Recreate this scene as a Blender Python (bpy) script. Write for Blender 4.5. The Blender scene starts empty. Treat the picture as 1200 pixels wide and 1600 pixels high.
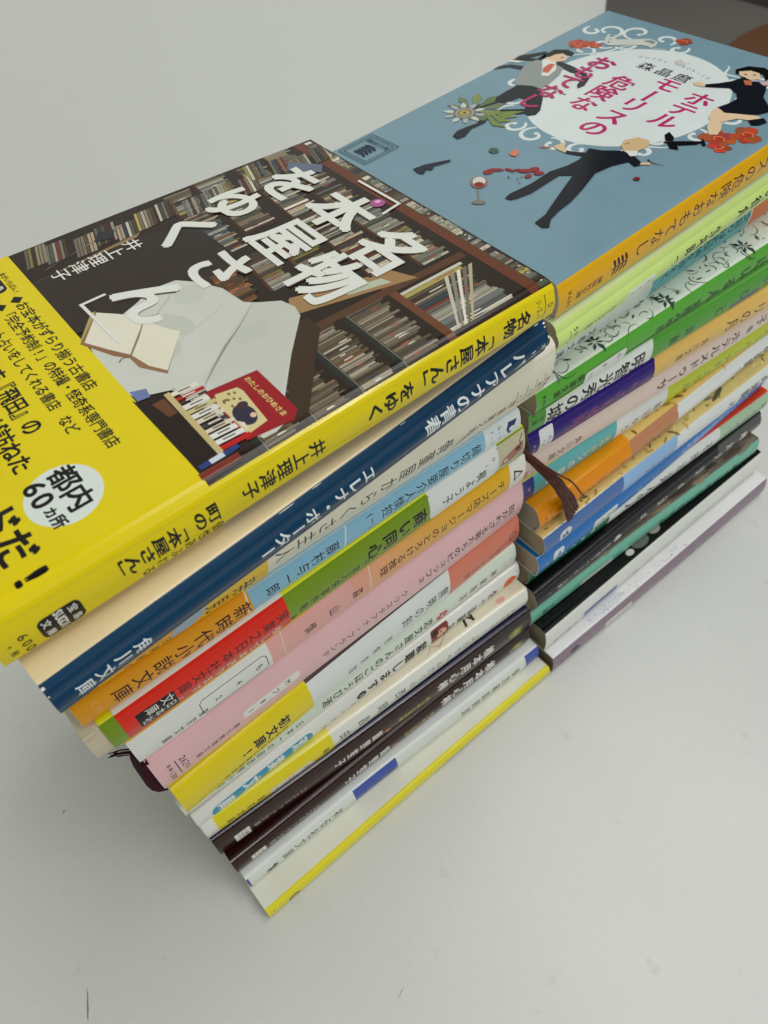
import bpy, bmesh, math, random
from mathutils import Vector, Matrix
random.seed(7)
SC = bpy.context.scene
COL = SC.collection
MM = 0.001

# ------------------------------------------------------------------ camera
cam_data = bpy.data.cameras.new('camera')
cam = bpy.data.objects.new('camera', cam_data)
COL.objects.link(cam)
rx = Vector((0.77452058, -0.62624332, -0.08909084))
dy = Vector((-0.53163218, -0.5681454, -0.62815446))
fz = Vector((0.34276098, 0.53388212, -0.7729714))
cam.matrix_world = Matrix(((rx.x, -dy.x, -fz.x, -0.14036), (rx.y, -dy.y, -fz.y, -0.123715),
                           (rx.z, -dy.z, -fz.z, 0.336353), (0, 0, 0, 1)))
cam_data.sensor_fit = 'HORIZONTAL'
cam_data.sensor_width = 36.0
cam_data.lens = 1299.2 / 1200 * 36
cam_data.clip_start = 0.01
cam_data.clip_end = 60
cam_data.dof.use_dof = True
cam_data.dof.focus_distance = 0.235
cam_data.dof.aperture_fstop = 34
SC.camera = cam

# ------------------------------------------------------------------ light
world = bpy.data.worlds.new('World')
SC.world = world
world.use_nodes = True
bgn = world.node_tree.nodes['Background']
bgn.inputs[0].default_value = (0.95, 1.0, 0.955, 1)
bgn.inputs[1].default_value = 0.18

def area(name, loc, target, sx, sy, power, color):
    d = bpy.data.lights.new(name, 'AREA')
    d.shape = 'RECTANGLE'; d.size = sx; d.size_y = sy; d.energy = power; d.color = color
    o = bpy.data.objects.new(name, d)
    COL.objects.link(o)
    o.location = loc
    o.rotation_euler = (Vector(target) - Vector(loc)).to_track_quat('-Z', 'Y').to_euler()
    return o
area('ceiling_panel_lamp', (0.45, -0.25, 1.75), (0.0, 0.0, 0.1), 1.3, 0.8, 14.8, (1.0, 1.0, 0.97))
area('front_strip_light', (0.25, -1.5, 1.25), (0.0, 0.1, 0.1), 2.0, 0.06, 13.5, (1.0, 1.0, 0.955))  # added front light, kept narrow to draw bright lines along the spine creases

SC.view_settings.view_transform = 'Standard'
SC.view_settings.look = 'None'
SC.view_settings.exposure = 0
SC.view_settings.gamma = 1
SC.view_settings.use_curve_mapping = False

# ------------------------------------------------------------------ materials
def lin(c):
    c /= 255.0
    return c / 12.92 if c <= 0.04045 else ((c + 0.055) / 1.055) ** 2.4
KA = 1.38
MATS = {}
def ink(rgb, rough=0.34, kind='ink'):
    """printed, film laminated jacket paper"""
    key = (kind,) + tuple(rgb) + (rough,)
    if key in MATS: return MATS[key]
    a = [max(0.002, lin(c) * KA * t_ - 0.014) for c, t_ in zip(rgb, (1.02, .995, .99))]
    mx_ = max(a)
    if mx_ > .76: a = [c * .76 / mx_ for c in a]
    m = bpy.data.materials.new('%s_%02x%02x%02x' % ((kind,) + tuple(rgb)))
    m.use_nodes = True
    nt = m.node_tree; b = nt.nodes['Principled BSDF']
    tc = nt.nodes.new('ShaderNodeTexCoord')
    n1 = nt.nodes.new('ShaderNodeTexNoise'); n1.inputs['Scale'].default_value = 70; n1.inputs['Detail'].default_value = 5
    n2 = nt.nodes.new('ShaderNodeTexNoise'); n2.inputs['Scale'].default_value = 480; n2.inputs['Detail'].default_value = 3
    nt.links.new(tc.outputs['Object'], n1.inputs['Vector']); nt.links.new(tc.outputs['Object'], n2.inputs['Vector'])
    mix = nt.nodes.new('ShaderNodeMix'); mix.data_type = 'RGBA'
    mix.inputs[6].default_value = (a[0] * .93, a[1] * .93, a[2] * .93, 1)
    mix.inputs[7].default_value = (min(.9, a[0] * 1.06), min(.9, a[1] * 1.06), min(.9, a[2] * 1.06), 1)
    nt.links.new(n1.outputs['Fac'], mix.inputs[0]); nt.links.new(mix.outputs[2], b.inputs['Base Color'])
    mr = nt.nodes.new('ShaderNodeMapRange')
    mr.inputs[3].default_value = rough - .07; mr.inputs[4].default_value = rough + .12
    nt.links.new(n1.outputs['Fac'], mr.inputs[0]); nt.links.new(mr.outputs[0], b.inputs['Roughness'])
    bp = nt.nodes.new('ShaderNodeBump'); bp.inputs['Strength'].default_value = 0.10; bp.inputs['Distance'].default_value = 0.0003
    nt.links.new(n2.outputs['Fac'], bp.inputs['Height']); nt.links.new(bp.outputs[0], b.inputs['Normal'])
    b.inputs['Specular IOR Level'].default_value = 0.10
    if kind == 'ink':
        b.inputs['Coat Weight'].default_value = 0.40
        b.inputs['Coat Roughness'].default_value = 0.12
    MATS[key] = m
    return m

def pages_mat(tone):
    key = ('pages', tone)
    if key in MATS: return MATS[key]
    m = bpy.data.materials.new('page_edges'); m.use_nodes = True
    nt = m.node_tree; b = nt.nodes['Principled BSDF']
    tc = nt.nodes.new('ShaderNodeTexCoord'); mp = nt.nodes.new('ShaderNodeMapping')
    mp.inputs['Scale'].default_value = (30, 30, 5200)
    n = nt.nodes.new('ShaderNodeTexNoise'); n.inputs['Scale'].default_value = 1; n.inputs['Detail'].default_value = 4
    cr = nt.nodes.new('ShaderNodeValToRGB')
    a = [lin(c) * KA for c in tone]
    cr.color_ramp.elements[0].position = .3; cr.color_ramp.elements[1].position = .7
    cr.color_ramp.elements[0].color = (a[0] * .42, a[1] * .38, a[2] * .33, 1)
    cr.color_ramp.elements[1].color = (a[0], a[1], a[2], 1)
    nt.links.new(tc.outputs['Object'], mp.inputs[0]); nt.links.new(mp.outputs[0], n.inputs['Vector'])
    nt.links.new(n.outputs['Fac'], cr.inputs[0]); nt.links.new(cr.outputs[0], b.inputs['Base Color'])
    b.inputs['Roughness'].default_value = .85
    bp = nt.nodes.new('ShaderNodeBump'); bp.inputs['Strength'].default_value = .5; bp.inputs['Distance'].default_value = .0002
    nt.links.new(n.outputs['Fac'], bp.inputs['Height']); nt.links.new(bp.outputs[0], b.inputs['Normal'])
    MATS[key] = m
    return m

def plain(name, rgb, rough=.6, var=.12, scale=4.0, bump=0.0, spec=.5):
    m = bpy.data.materials.new(name); m.use_nodes = True
    nt = m.node_tree; b = nt.nodes['Principled BSDF']
    tc = nt.nodes.new('ShaderNodeTexCoord')
    n = nt.nodes.new('ShaderNodeTexNoise'); n.inputs['Scale'].default_value = scale; n.inputs['Detail'].default_value = 7
    nt.links.new(tc.outputs['Object'], n.inputs['Vector'])
    mix = nt.nodes.new('ShaderNodeMix'); mix.data_type = 'RGBA'
    mix.inputs[6].default_value = tuple(c * (1 - var) for c in rgb) + (1,)
    mix.inputs[7].default_value = tuple(min(.95, c * (1 + var)) for c in rgb) + (1,)
    nt.links.new(n.outputs['Fac'], mix.inputs[0]); nt.links.new(mix.outputs[2], b.inputs['Base Color'])
    b.inputs['Roughness'].default_value = rough
    b.inputs['Specular IOR Level'].default_value = spec
    if bump:
        bp = nt.nodes.new('ShaderNodeBump'); bp.inputs['Strength'].default_value = bump; bp.inputs['Distance'].default_value = .0005
        nt.links.new(n.outputs['Fac'], bp.inputs['Height']); nt.links.new(bp.outputs[0], b.inputs['Normal'])
    return m

def mesh_obj(name, bm, mats, parent=None):
    me = bpy.data.meshes.new(name)
    bm.to_mesh(me); bm.free()
    for m in (mats if isinstance(mats, list) else [mats]): me.materials.append(m)
    o = bpy.data.objects.new(name, me)
    COL.objects.link(o)
    if parent: o.parent = parent
    return o

def box(bm, x0, x1, y0, y1, z0, z1, mi=0):
    v = [bm.verts.new(p) for p in ((x0, y0, z0), (x1, y0, z0), (x1, y1, z0), (x0, y1, z0), (x0, y0, z1), (x1, y0, z1), (x1, y1, z1), (x0, y1, z1))]
    for f in ((3, 2, 1, 0), (4, 5, 6, 7), (0, 1, 5, 4), (1, 2, 6, 5), (2, 3, 7, 6), (3, 0, 4, 7)):
        bm.faces.new([v[i] for i in f]).material_index = mi

def tube(bm, pts, rad, seg=6, mi=0):
    rings = []
    for i, p in enumerate(pts):
        a = Vector(pts[max(0, i - 1)]); b = Vector(pts[min(len(pts) - 1, i + 1)])
        d = (b - a).normalized()
        s = d.cross(Vector((0, 1, .13))).normalized(); t = d.cross(s)
        r = rad[i] if isinstance(rad, (list, tuple)) else rad
        rings.append([bm.verts.new(Vector(p) + (s * math.cos(k * 2 * math.pi / seg) + t * math.sin(k * 2 * math.pi / seg)) * r) for k in range(seg)])
    for A, B in zip(rings, rings[1:]):
        for k in range(seg):
            bm.faces.new((A[k], A[(k + 1) % seg], B[(k + 1) % seg], B[k])).material_index = mi
    bm.faces.new(rings[0][::-1]).material_index = mi; bm.faces.new(rings[-1]).material_index = mi

# ------------------------------------------------------------------ setting
def table_mat():
    m = bpy.data.materials.new('white_laminate'); m.use_nodes = True
    nt = m.node_tree; b = nt.nodes['Principled BSDF']; L = nt.links.new
    tc = nt.nodes.new('ShaderNodeTexCoord')
    n = nt.nodes.new('ShaderNodeTexNoise'); n.inputs['Scale'].default_value = 5; n.inputs['Detail'].default_value = 6
    L(tc.outputs['Object'], n.inputs['Vector'])
    cr = nt.nodes.new('ShaderNodeValToRGB')
    cr.color_ramp.elements[0].position = .3; cr.color_ramp.elements[0].color = (.605, .62, .598, 1)
    cr.color_ramp.elements[1].position = .7; cr.color_ramp.elements[1].color = (.695, .708, .684, 1)
    L(n.outputs['Fac'], cr.inputs[0])
    # faint smudges and specks of dirt
    n2 = nt.nodes.new('ShaderNodeTexNoise'); n2.inputs['Scale'].default_value = 55; n2.inputs['Detail'].default_value = 3
    L(tc.outputs['Object'], n2.inputs['Vector'])
    c2 = nt.nodes.new('ShaderNodeValToRGB')
    c2.color_ramp.elements[0].position = .23; c2.color_ramp.elements[0].color = (.55, .55, .52, 1)
    c2.color_ramp.elements[1].position = .33; c2.color_ramp.elements[1].color = (1, 1, 1, 1)
    L(n2.outputs['Fac'], c2.inputs[0])
    mx = nt.nodes.new('ShaderNodeMix'); mx.data_type = 'RGBA'; mx.blend_type = 'MULTIPLY'; mx.inputs[0].default_value = .5
    L(cr.outputs[0], mx.inputs[6]); L(c2.outputs[0], mx.inputs[7]); n4 = nt.nodes.new('ShaderNodeTexNoise'); n4.inputs['Scale'].default_value = 620; n4.inputs['Detail'].default_value = 4
    L(tc.outputs['Object'], n4.inputs['Vector'])
    c4 = nt.nodes.new('ShaderNodeValToRGB')
    c4.color_ramp.elements[0].position = .34; c4.color_ramp.elements[0].color = (.975, .975, .975, 1)
    c4.color_ramp.elements[1].position = .62; c4.color_ramp.elements[1].color = (1.01, 1.01, 1.01, 1)
    L(n4.outputs['Fac'], c4.inputs[0])
    m4 = nt.nodes.new('ShaderNodeMix'); m4.data_type = 'RGBA'; m4.blend_type = 'MULTIPLY'; m4.inputs[0].default_value = 1
    L(mx.outputs[2], m4.inputs[6]); L(c4.outputs[0], m4.inputs[7]); L(m4.outputs[2], b.inputs['Base Color'])
    b.inputs['Roughness'].default_value = .36
    n3 = nt.nodes.new('ShaderNodeTexNoise'); n3.inputs['Scale'].default_value = 900; n3.inputs['Detail'].default_value = 2
    L(tc.outputs['Object'], n3.inputs['Vector'])
    bp = nt.nodes.new('ShaderNodeBump'); bp.inputs['Strength'].default_value = .08; bp.inputs['Distance'].default_value = .0003
    L(n3.outputs['Fac'], bp.inputs['Height']); L(bp.outputs[0], b.inputs['Normal'])
    return m
TM = table_mat()
scr = plain('scuff_grey', (.16, .16, .15), .6)
bm = bmesh.new()
box(bm, -1.1, .52, -.75, .4045, -.03, 0)
bmesh.ops.bevel(bm, geom=[e for e in bm.edges], offset=.003, segments=2, affect='EDGES')
random.seed(3)
def scuff(bm, pts, w):
    k = len(pts)
    vs = []
    for i, (x, y) in enumerate(pts):
        a = pts[max(0, i - 1)]; b = pts[min(k - 1, i + 1)]
        d = Vector((b[0] - a[0], b[1] - a[1])).normalized(); nn = Vector((-d.y, d.x)) * w * (0.15 + math.sin(math.pi * i / (k - 1))) * random.uniform(.7, 1.2)
        vs.append((bm.verts.new((x * MM + nn.x * MM, y * MM + nn.y * MM, 4e-5)), bm.verts.new((x * MM - nn.x * MM, y * MM - nn.y * MM, 4e-5))))
    for A, B in zip(vs, vs[1:]):
        f = bm.faces.new((A[0], A[1], B[1], B[0])); f.material_index = 1
scuff(bm, [(-213.2, 8.5), (-214, 6.1), (-215.2, 3.6), (-216, 1.8), (-217, -.2), (-217.6, -1.6)], .26)
scuff(bm, [(-191, 75.5), (-191.6, 75.1), (-192.3, 74.3)], .3)
scuff(bm, [(-125.8, -5.5), (-128, -7.0), (-130.9, -9.1)], .14)
scuff(bm, [(-123, -66), (-125, -66.6), (-127.5, -67.8)], .10)
rs = random.Random(17)
for k in range(70):     # dust and tiny nicks
    x = rs.uniform(-300, 300); y = rs.uniform(-220, 380)
    if -165 < x < 165 and -20 < y < 110: continue
    a = rs.uniform(0, 6.28); L = rs.choice([.25, .35, .5, 1.2, 2.2]) * rs.uniform(.6, 1.3)
    scuff(bm, [(x, y), (x + L * math.cos(a) * .5, y + L * math.sin(a) * .5), (x + L * math.cos(a + .2), y + L * math.sin(a + .2))], rs.uniform(.04, .10))
t = mesh_obj('table_top', bm, [TM, scr]); t['kind'] = 'structure'

bm = bmesh.new(); box(bm, -1.3, .509, .405, .425, -.03, .75)
bmesh.ops.bevel(bm, geom=[e for e in bm.edges], offset=.002, segments=2, affect='EDGES')
wp = mesh_obj('white_partition', bm, plain('white_board', (.80, .82, .79), .55, .03, 3, .02))
wp['label'] = 'plain white upright partition board standing at the back edge of the table'; wp['category'] = 'partition'

bm = bmesh.new(); box(bm, -4, 6, -4, 6, -.76, -.72)
fl = mesh_obj('floor', bm, plain('grey_floor', (.46, .435, .40), .5, .2, 1.5)); fl['kind'] = 'structure'
bm = bmesh.new(); box(bm, 2.35, 2.45, -1, 5, -.72, 2.6)
w2 = mesh_obj('room_wall', bm, plain('dark_wall', (.13, .11, .095), .8, .2, 1.2)); w2['kind'] = 'structure'
# wooden stool beyond the table edge
st = bpy.data.objects.new('wooden_stool', None); COL.objects.link(st); st.location = (1.11, .43, -.72)
st['label'] = 'blurred brown wooden stool standing beyond the table at the top right'; st['category'] = 'stool'
wood = plain('brown_wood', (.21, .10, .05), .5, .3, 9)
bm = bmesh.new()
bmesh.ops.create_cone(bm, cap_ends=True, segments=48, radius1=.19, radius2=.2, depth=.035, matrix=Matrix.Translation((0, 0, .47)))
bmesh.ops.bevel(bm, geom=[e for e in bm.edges if abs(e.verts[0].co.z - e.verts[1].co.z) < 1e-5], offset=.008, segments=3, affect='EDGES')
mesh_obj('seat', bm, wood, st)
for k in range(4):
    a = math.pi / 4 + k * math.pi / 2
    bm = bmesh.new(); tube(bm, [(.19 * math.cos(a), .19 * math.sin(a), 0), (.13 * math.cos(a), .13 * math.sin(a), .455)], .014, 10)
    mesh_obj('leg', bm, wood, st)

# ------------------------------------------------------------------ glyphs
GL = {}
ROT = set('ー「」『』（）()…〜')
def glyph(ch, bold, res, vert):
    key = (ch, bold, res, vert)
    if key in GL: return GL[key]
    c = bpy.data.curves.new('g', 'FONT'); c.body = ch; c.size = 1; c.offset = bold; c.resolution_u = res
    o = bpy.data.objects.new('g', c); COL.objects.link(o)
    dg = bpy.context.evaluated_depsgraph_get()
    m = o.evaluated_get(dg).to_mesh()
    vs = [(v.co.x, v.co.y) for v in m.vertices]; fs = [tuple(p.vertices) for p in m.polygons]
    o.evaluated_get(dg).to_mesh_clear()
    bpy.data.objects.remove(o); bpy.data.curves.remove(c)
    if vs:
        if ord(ch) < 0x250:
            xs = [v[0] for v in vs]; cx = (min(xs) + max(xs)) / 2
        else: cx = .5
        vs = [(x - cx, y - .357) for x, y in vs]
        if vert and ch in ROT: vs = [(y, -x) for x, y in vs]
        if vert and ch in 'っゃゅょぃッャュョィェァォぁぇ。、': vs = [(x + .1, y + .1) for x, y in vs]
    # orientation
    GL[key] = (vs, fs)
    return GL[key]

# ------------------------------------------------------------------ the print on a jacket, laid out in mm
class Sheet:
    """Flat print: u along the book from tail to head, v across (0 = middle of spine, + = front cover)."""
    def __init__(s, S, l, h0):
        s.bm = bmesh.new(); s.mats = []; s.S = S; s.l = l; s.h = h0; s.step = .0013
    def mi(s, rgb):
        m = ink(rgb)
        if m not in s.mats: s.mats.append(m)
        return s.mats.index(m)
    def up(s): s.h += s.step
    def V(s, f): return (f - .5) * s.S
    def W(s, w): return s.S / 2 + w
    def poly(s, pts, rgb, keep=False):
        if not keep: s.up()
        pts = [(max(0, min(s.l, a)), b) for a, b in pts]
        ar = sum(pts[i - 1][0] * pts[i][1] - pts[i][0] * pts[i - 1][1] for i in range(len(pts)))
        if abs(ar) < 1e-6: return
        if ar < 0: pts = pts[::-1]
        vs = [s.bm.verts.new((a, b, s.h)) for a, b in pts]
        f = s.bm.faces.new(vs); f.material_index = s.mi(rgb); f.normal_update()
        if len(pts) > 4: bmesh.ops.triangulate(s.bm, faces=[f])
    def rect(s, u0, u1, v0, v1, rgb, keep=False):
        s.poly([(u0, v0), (u1, v0), (u1, v1), (u0, v1)], rgb, keep)
    def rrect(s, u0, u1, v0, v1, r, rgb):
        P = []
        for cx, cy, a0 in ((u1 - r, v1 - r, 0), (u0 + r, v1 - r, 90), (u0 + r, v0 + r, 180), (u1 - r, v0 + r, 270)):
            for k in range(6):
                a = math.radians(a0 + k * 18); P.append((cx + r * math.cos(a), cy + r * math.sin(a)))
        s.poly(P, rgb)
    def ell(s, u, v, ru, rv, rgb, n=40, a0=0, keep=False):
        c, d = math.cos(a0), math.sin(a0)
        s.poly([(u + ru * math.cos(k * 2 * math.pi / n) * c - rv * math.sin(k * 2 * math.pi / n) * d,
                 v + ru * math.cos(k * 2 * math.pi / n) * d + rv * math.sin(k * 2 * math.pi / n) * c) for k in range(n)], rgb, keep)
    def ribbon(s, pts, w, rgb, keep=False):
        if not keep: s.up()
        n = len(pts); mi = s.mi(rgb); rows = []
        for i in range(n):
            a = pts[max(0, i - 1)]; b = pts[min(n - 1, i + 1)]
            d = Vector((b[0] - a[0], b[1] - a[1]))
            if d.length < 1e-9: d = Vector((1, 0))
            d.normalize(); ww = (w[i] if isinstance(w, (list, tuple)) else w) / 2
            rows.append((s.bm.verts.new((pts[i][0] - d.y * ww, pts[i][1] + d.x * ww, s.h)), s.bm.verts.new((pts[i][0] + d.y * ww, pts[i][1] - d.x * ww, s.h))))
        for A, B in zip(rows, rows[1:]):
            f = s.bm.faces.new((A[1], B[1], B[0], A[0])); f.material_index = mi
    def curl(s, u, v, r, a0, turns, w, rgb, sgn=1, k=.25):
        n = 22; P = []; Wd = []
        for i in range(n):
            t = i / (n - 1); a = a0 + sgn * turns * 2 * math.pi * t; rr = r * (1 - (1 - k) * t)
            P.append((u + rr * math.cos(a), v + rr * math.sin(a))); Wd.append(w * (.35 + .9 * math.sin(math.pi * min(1, t * .8 + .12))))
        s.ribbon(P, Wd, rgb)
    def ch(s, c, u, v, su, sv, rgb, bold=0.0, vert=True, res=2, a=0.0):
        vs, fs = glyph(c, 0.0, res, vert)
        mi = s.mi(rgb)
        bold = max(bold, .007)
        offs = ([(-bold, -bold * .5), (bold, bold * .5)] if bold <= .013 else [(-bold, -bold * .7), (bold, -bold * .7), (-bold, bold * .7), (bold, bold * .7)])
        for k, (ox, oy) in enumerate(offs):     # heavier weight: the same stroke laid down a hair apart
            nv = [s.bm.verts.new((min(s.l, max(0, u + (y + oy) * su)), v - (x + ox) * sv, s.h + k * .0006)) for x, y in vs]
            for f in fs:
                try:
                    q = s.bm.faces.new([nv[i] for i in f]); q.material_index = mi
                except ValueError: pass
    def vtext(s, txt, u0, u1, v, wid, rgb, bold=0.0, hf=.97, res=2):
        """vertical line, centre of first character at u0, of last at u1"""
        s.up(); s.up(); n = len(txt); st = (u0 - u1) / max(1, n - 1) if n > 1 else wid
        for i, c in enumerate(txt):
            if c != ' ': s.ch(c, u0 - st * i, v, min(abs(st) * hf, wid * 1.4), wid * 1.08, rgb, bold, True, res)
    def htext(s, txt, u, v0, v1, hgt, rgb, bold=0.0, res=2, wf=1.0):
        """line reading across, from v0 (first) to v1 (last)"""
        s.up(); s.up(); n = len(txt); st = (v1 - v0) / max(1, n - 1)
        for i, c in enumerate(txt):
            if c != ' ': s.ch(c, u, v0 + st * i, hgt, min(hgt * 1.05, abs(st) * (1.02 if ord(c) > 0x250 else 1.7)) * wf if n > 1 else hgt, rgb, bold, False, res)

# ------------------------------------------------------------------ one paperback
class Book:
    def __init__(s, x, y, th, z0, z1, l, label, front, spine, back=None, r=1.3, bulge=.35, W=105.0, pages=(205, 196, 172), pu0=.5, lean=0.0, seed=0, warp=None, rt=None):
        s.t = z1 - z0 - .15; s.l = l; s.r = r; s.W = W; s.bulge = bulge; s.lean = lean; s.warp = warp
        rt = r if rt is None else rt
        r = min(r * 1.4, .40 * s.t); rt = min(rt * 1.4, .40 * s.t); s.r = r
        bulge = s.bulge = min(bulge * 2.0, 1.3)
        o = bpy.data.objects.new('paperback_book', None); COL.objects.link(o)
        o.location = (x * MM, y * MM, z0 * MM + .00007); o.rotation_euler = (0, 0, math.radians(th))
        o['label'] = label; o['category'] = 'book'; o['group'] = 'paperback books stacked in two piles'
        s.root = o
        rnd = random.Random(seed * 13 + 5)
        s.wa = rnd.uniform(.15, .5) * rnd.choice((-1, 1)); s.wp = rnd.uniform(0, 6.28)
        # cross-section profile (y, z), back cover fore-edge -> spine -> front cover fore-edge
        t = s.t; P = [(W, 0.0)]
        if W > 0:
            for q in (.8, .6, .4, .2): P.append((r + (W - r) * q, 0.0))
        n = 6
        for k in range(n + 1):
            a = math.pi / 2 * k / n; P.append((r - r * math.sin(a), r - r * math.cos(a)))
        m = 10
        for k in range(1, m):
            q = k / m; z = r + (t - rt - r) * q; P.append((-bulge * (1 - (2 * q - 1) ** 2), z))
        for k in range(n + 1):
            a = math.pi / 2 * k / n; P.append((rt - rt * math.cos(a), t - rt + rt * math.sin(a)))
        for q in (.08, .16, .24, .32, .4, .5, .6, .7, .8, .9, 1.0): P.append((rt + (W - rt) * q, t))
        s.P = P
        al = [0.0]
        for a, b in zip(P, P[1:]): al.append(al[-1] + math.hypot(b[0] - a[0], b[1] - a[1]))
        i0 = 5 + 0; ib = 4 + 1 + n // 2; it = len(P) - 1 - 11 - n // 2
        vb, vt = al[ib], al[it]
        mid = (vb + vt) / 2
        s.vs = [a - mid for a in al]; s.S = vt - vb
        nrm = []
        for i in range(len(P)):
            a = P[max(0, i - 1)]; b = P[min(len(P) - 1, i + 1)]
            d = (b[0] - a[0], b[1] - a[1]); L = math.hypot(*d); nrm.append((-d[1] / L, d[0] / L))
        s.N = nrm
        s.cover = Sheet(s.S, l, 0.0)
        s.front, s.spine, s.back = front, spine, back or front
        s.sheets = [('cover', s.cover, 0, l)]
        c = s.cover
        c.rect(0, l, s.vs[0], -s.S / 2, s.back, True); c.rect(0, l, -s.S / 2, s.S / 2, spine, True); c.rect(0, l, s.S / 2, s.vs[-1], front, True)
        s.pages = pages; s.pu0 = pu0
    def band(s, u0, u1, front, spine, back=None, h=.22):
        b = Sheet(s.S, s.l, h)
        b.rect(u0, u1, s.vs[0], -s.S / 2, back or front, True); b.rect(u0, u1, -s.S / 2, s.S / 2, spine, True); b.rect(u0, u1, s.S / 2, s.vs[-1], front, True)
        s.sheets.append(('paper_band', b, u0, u1))
        return b
    def lattice(s):
        s.k = max(1, round(s.l / 12)); s.du = s.l / s.k
        s.G = [[s.bend(s.du * i, y, z) for (y, z) in s.P] for i in range(s.k + 1)]
    def jdx(s, v):
        vs = s.vs; v = min(vs[-1], max(vs[0], v)); lo, hi = 0, len(vs) - 1
        while hi - lo > 1:
            m = (lo + hi) // 2
            if vs[m] <= v: lo = m
            else: hi = m
        return lo + (v - vs[lo]) / (vs[hi] - vs[lo])
    def at(s, fi, fj, h):
        """point on the jacket for lattice coordinates, exact on every (triangular) cell"""
        i = min(s.k - 1, max(0, int(fi + 1e-6))); j = min(len(s.P) - 2, max(0, int(fj + 1e-6)))
        a = fi - i; b = fj - j; G = s.G
        if a >= b: p = G[i][j] + (G[i + 1][j] - G[i][j]) * a + (G[i + 1][j + 1] - G[i + 1][j]) * b
        else: p = G[i][j] + (G[i][j + 1] - G[i][j]) * b + (G[i + 1][j + 1] - G[i][j + 1]) * a
        n = s.N[j]; m = s.N[j + 1]
        return p + Vector((0, n[0] * (1 - b) + m[0] * b, n[1] * (1 - b) + m[1] * b)) * (h * MM)
    def pos(s, u, v, h): return s.at(u / s.du, s.jdx(v), h)
    def bend(s, u, y, z):
        y2 = y + s.wa * math.sin(math.pi * u / s.l * 1.5 + s.wp) + s.lean * (z / s.t) * max(0, 1 - y / 60)
        z2 = z
        if s.warp: z2 += s.warp(u, y, z / s.t)
        return Vector((u * MM, y2 * MM, z2 * MM))
    def build(s):
        s.lattice()
        for name, sh, u0, u1 in s.sheets:
            bm = sh.bm
            vv = [v.co.y for v in bm.verts]
            for v in s.vs[1:-1]:
                bmesh.ops.bisect_plane(bm, geom=bm.verts[:] + bm.edges[:] + bm.faces[:], plane_co=(0, v, 0), plane_no=(0, 1, 0), dist=1e-5)
            k = max(1, round(s.l / 12))
            for i in range(1, k):
                bmesh.ops.bisect_plane(bm, geom=bm.verts[:] + bm.edges[:] + bm.faces[:], plane_co=(s.l * i / k, 0, 0), plane_no=(1, 0, 0), dist=1e-5)
            h0 = sh.h if False else (0.0 if name == 'cover' else .22)
            for v in bm.verts: v.co = (v.co.x / s.du, s.jdx(v.co.y), v.co.z)
            if s.warp:
                for d in range(-len(s.vs), k + 1):
                    bmesh.ops.bisect_plane(bm, geom=bm.verts[:] + bm.edges[:] + bm.faces[:], plane_co=(d, 0, 0), plane_no=(1, -1, 0), dist=1e-5)
            for v in bm.verts: v.co = s.at(v.co.x, v.co.y, v.co.z)
            # the underside of the paper and its cut edges
            th = .28 if name == 'cover' else .12
            mi = sh.mi(s.back) if False else sh.mi((196, 198, 190))
            us = [u0] + [s.l * i / k for i in range(1, k) if u0 + .5 < s.l * i / k < u1 - .5] + [u1]
            O = [[bm.verts.new(s.pos(u, v, h0)) for v in s.vs] for u in us]
            I = [[bm.verts.new(s.pos(u, v, h0 - th)) for v in s.vs] for u in us]
            nu, nv = len(us), len(s.vs)
            for a in range(nu - 1):
                for b in range(nv - 1):
                    f = bm.faces.new((I[a][b], I[a][b + 1], I[a + 1][b + 1], I[a + 1][b])); f.material_index = mi
            for a in (0, nu - 1):
                for b in range(nv - 1):
                    q = (O[a][b], O[a][b + 1], I[a][b + 1], I[a][b])
                    f = bm.faces.new(q if a == 0 else q[::-1]); f.material_index = mi
            for b in (0, nv - 1):
                for a in range(nu - 1):
                    f = bm.faces.new((O[a][b], O[a + 1][b], I[a + 1][b], I[a][b])); f.material_index = mi
            for v in [v for v in bm.verts if not v.link_faces]: bm.verts.remove(v)
            mesh_obj(name, bm, sh.mats, s.root)
        # page block
        bm = bmesh.new(); ins = .45; k = 12; rings = []
        prof = []
        for (y, z), n in zip(s.P, s.N): prof.append((min(y - n[0] * ins, s.W - 1.0), z - n[1] * ins))
        for i in range(k + 1):
            u = s.pu0 + (s.l - .5 - s.pu0) * i / k
            rings.append([bm.verts.new(s.bend(u, y, z)) for y, z in prof])
        m = len(prof)
        for A, B in zip(rings, rings[1:]):
            for j in range(m): bm.faces.new((A[j], B[j], B[(j + 1) % m], A[(j + 1) % m]))
        bm.faces.new(rings[0]); bm.faces.new(rings[-1][::-1])
        bmesh.ops.recalc_face_normals(bm, faces=bm.faces)
        mesh_obj('page_block', bm, pages_mat(tuple(s.pages)), s.root)

WH = (196, 201, 196); BK = (26, 26, 28); PW = (222, 226, 220)
BOOKS = []
def add(*a, **k):
    b = Book(*a, seed=len(BOOKS), **k); BOOKS.append(b); return b

# ================================================================== near pile, from the top down
def warp1(u, y, zf):
    k = 1 - u / 150.0
    top = k * (1.5 + 7.0 * max(0, y) / 105); bot = 1.2 * k + 4.2 * (1 - k) - 2.0 * min(1, max(0, y) / 105)
    return top * zf + bot * (1 - zf)
YE = (220, 202, 2)
b = add(-158.1, -7.5, -.65, 196.0, 210.7, 149.8, 'yellow paperback with bookshelf and armchair photograph on its cover, top of the near pile',
        (42, 34, 29), YE, r=1.6, rt=2.6, bulge=.3, warp=warp1)
c = b.cover
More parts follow.
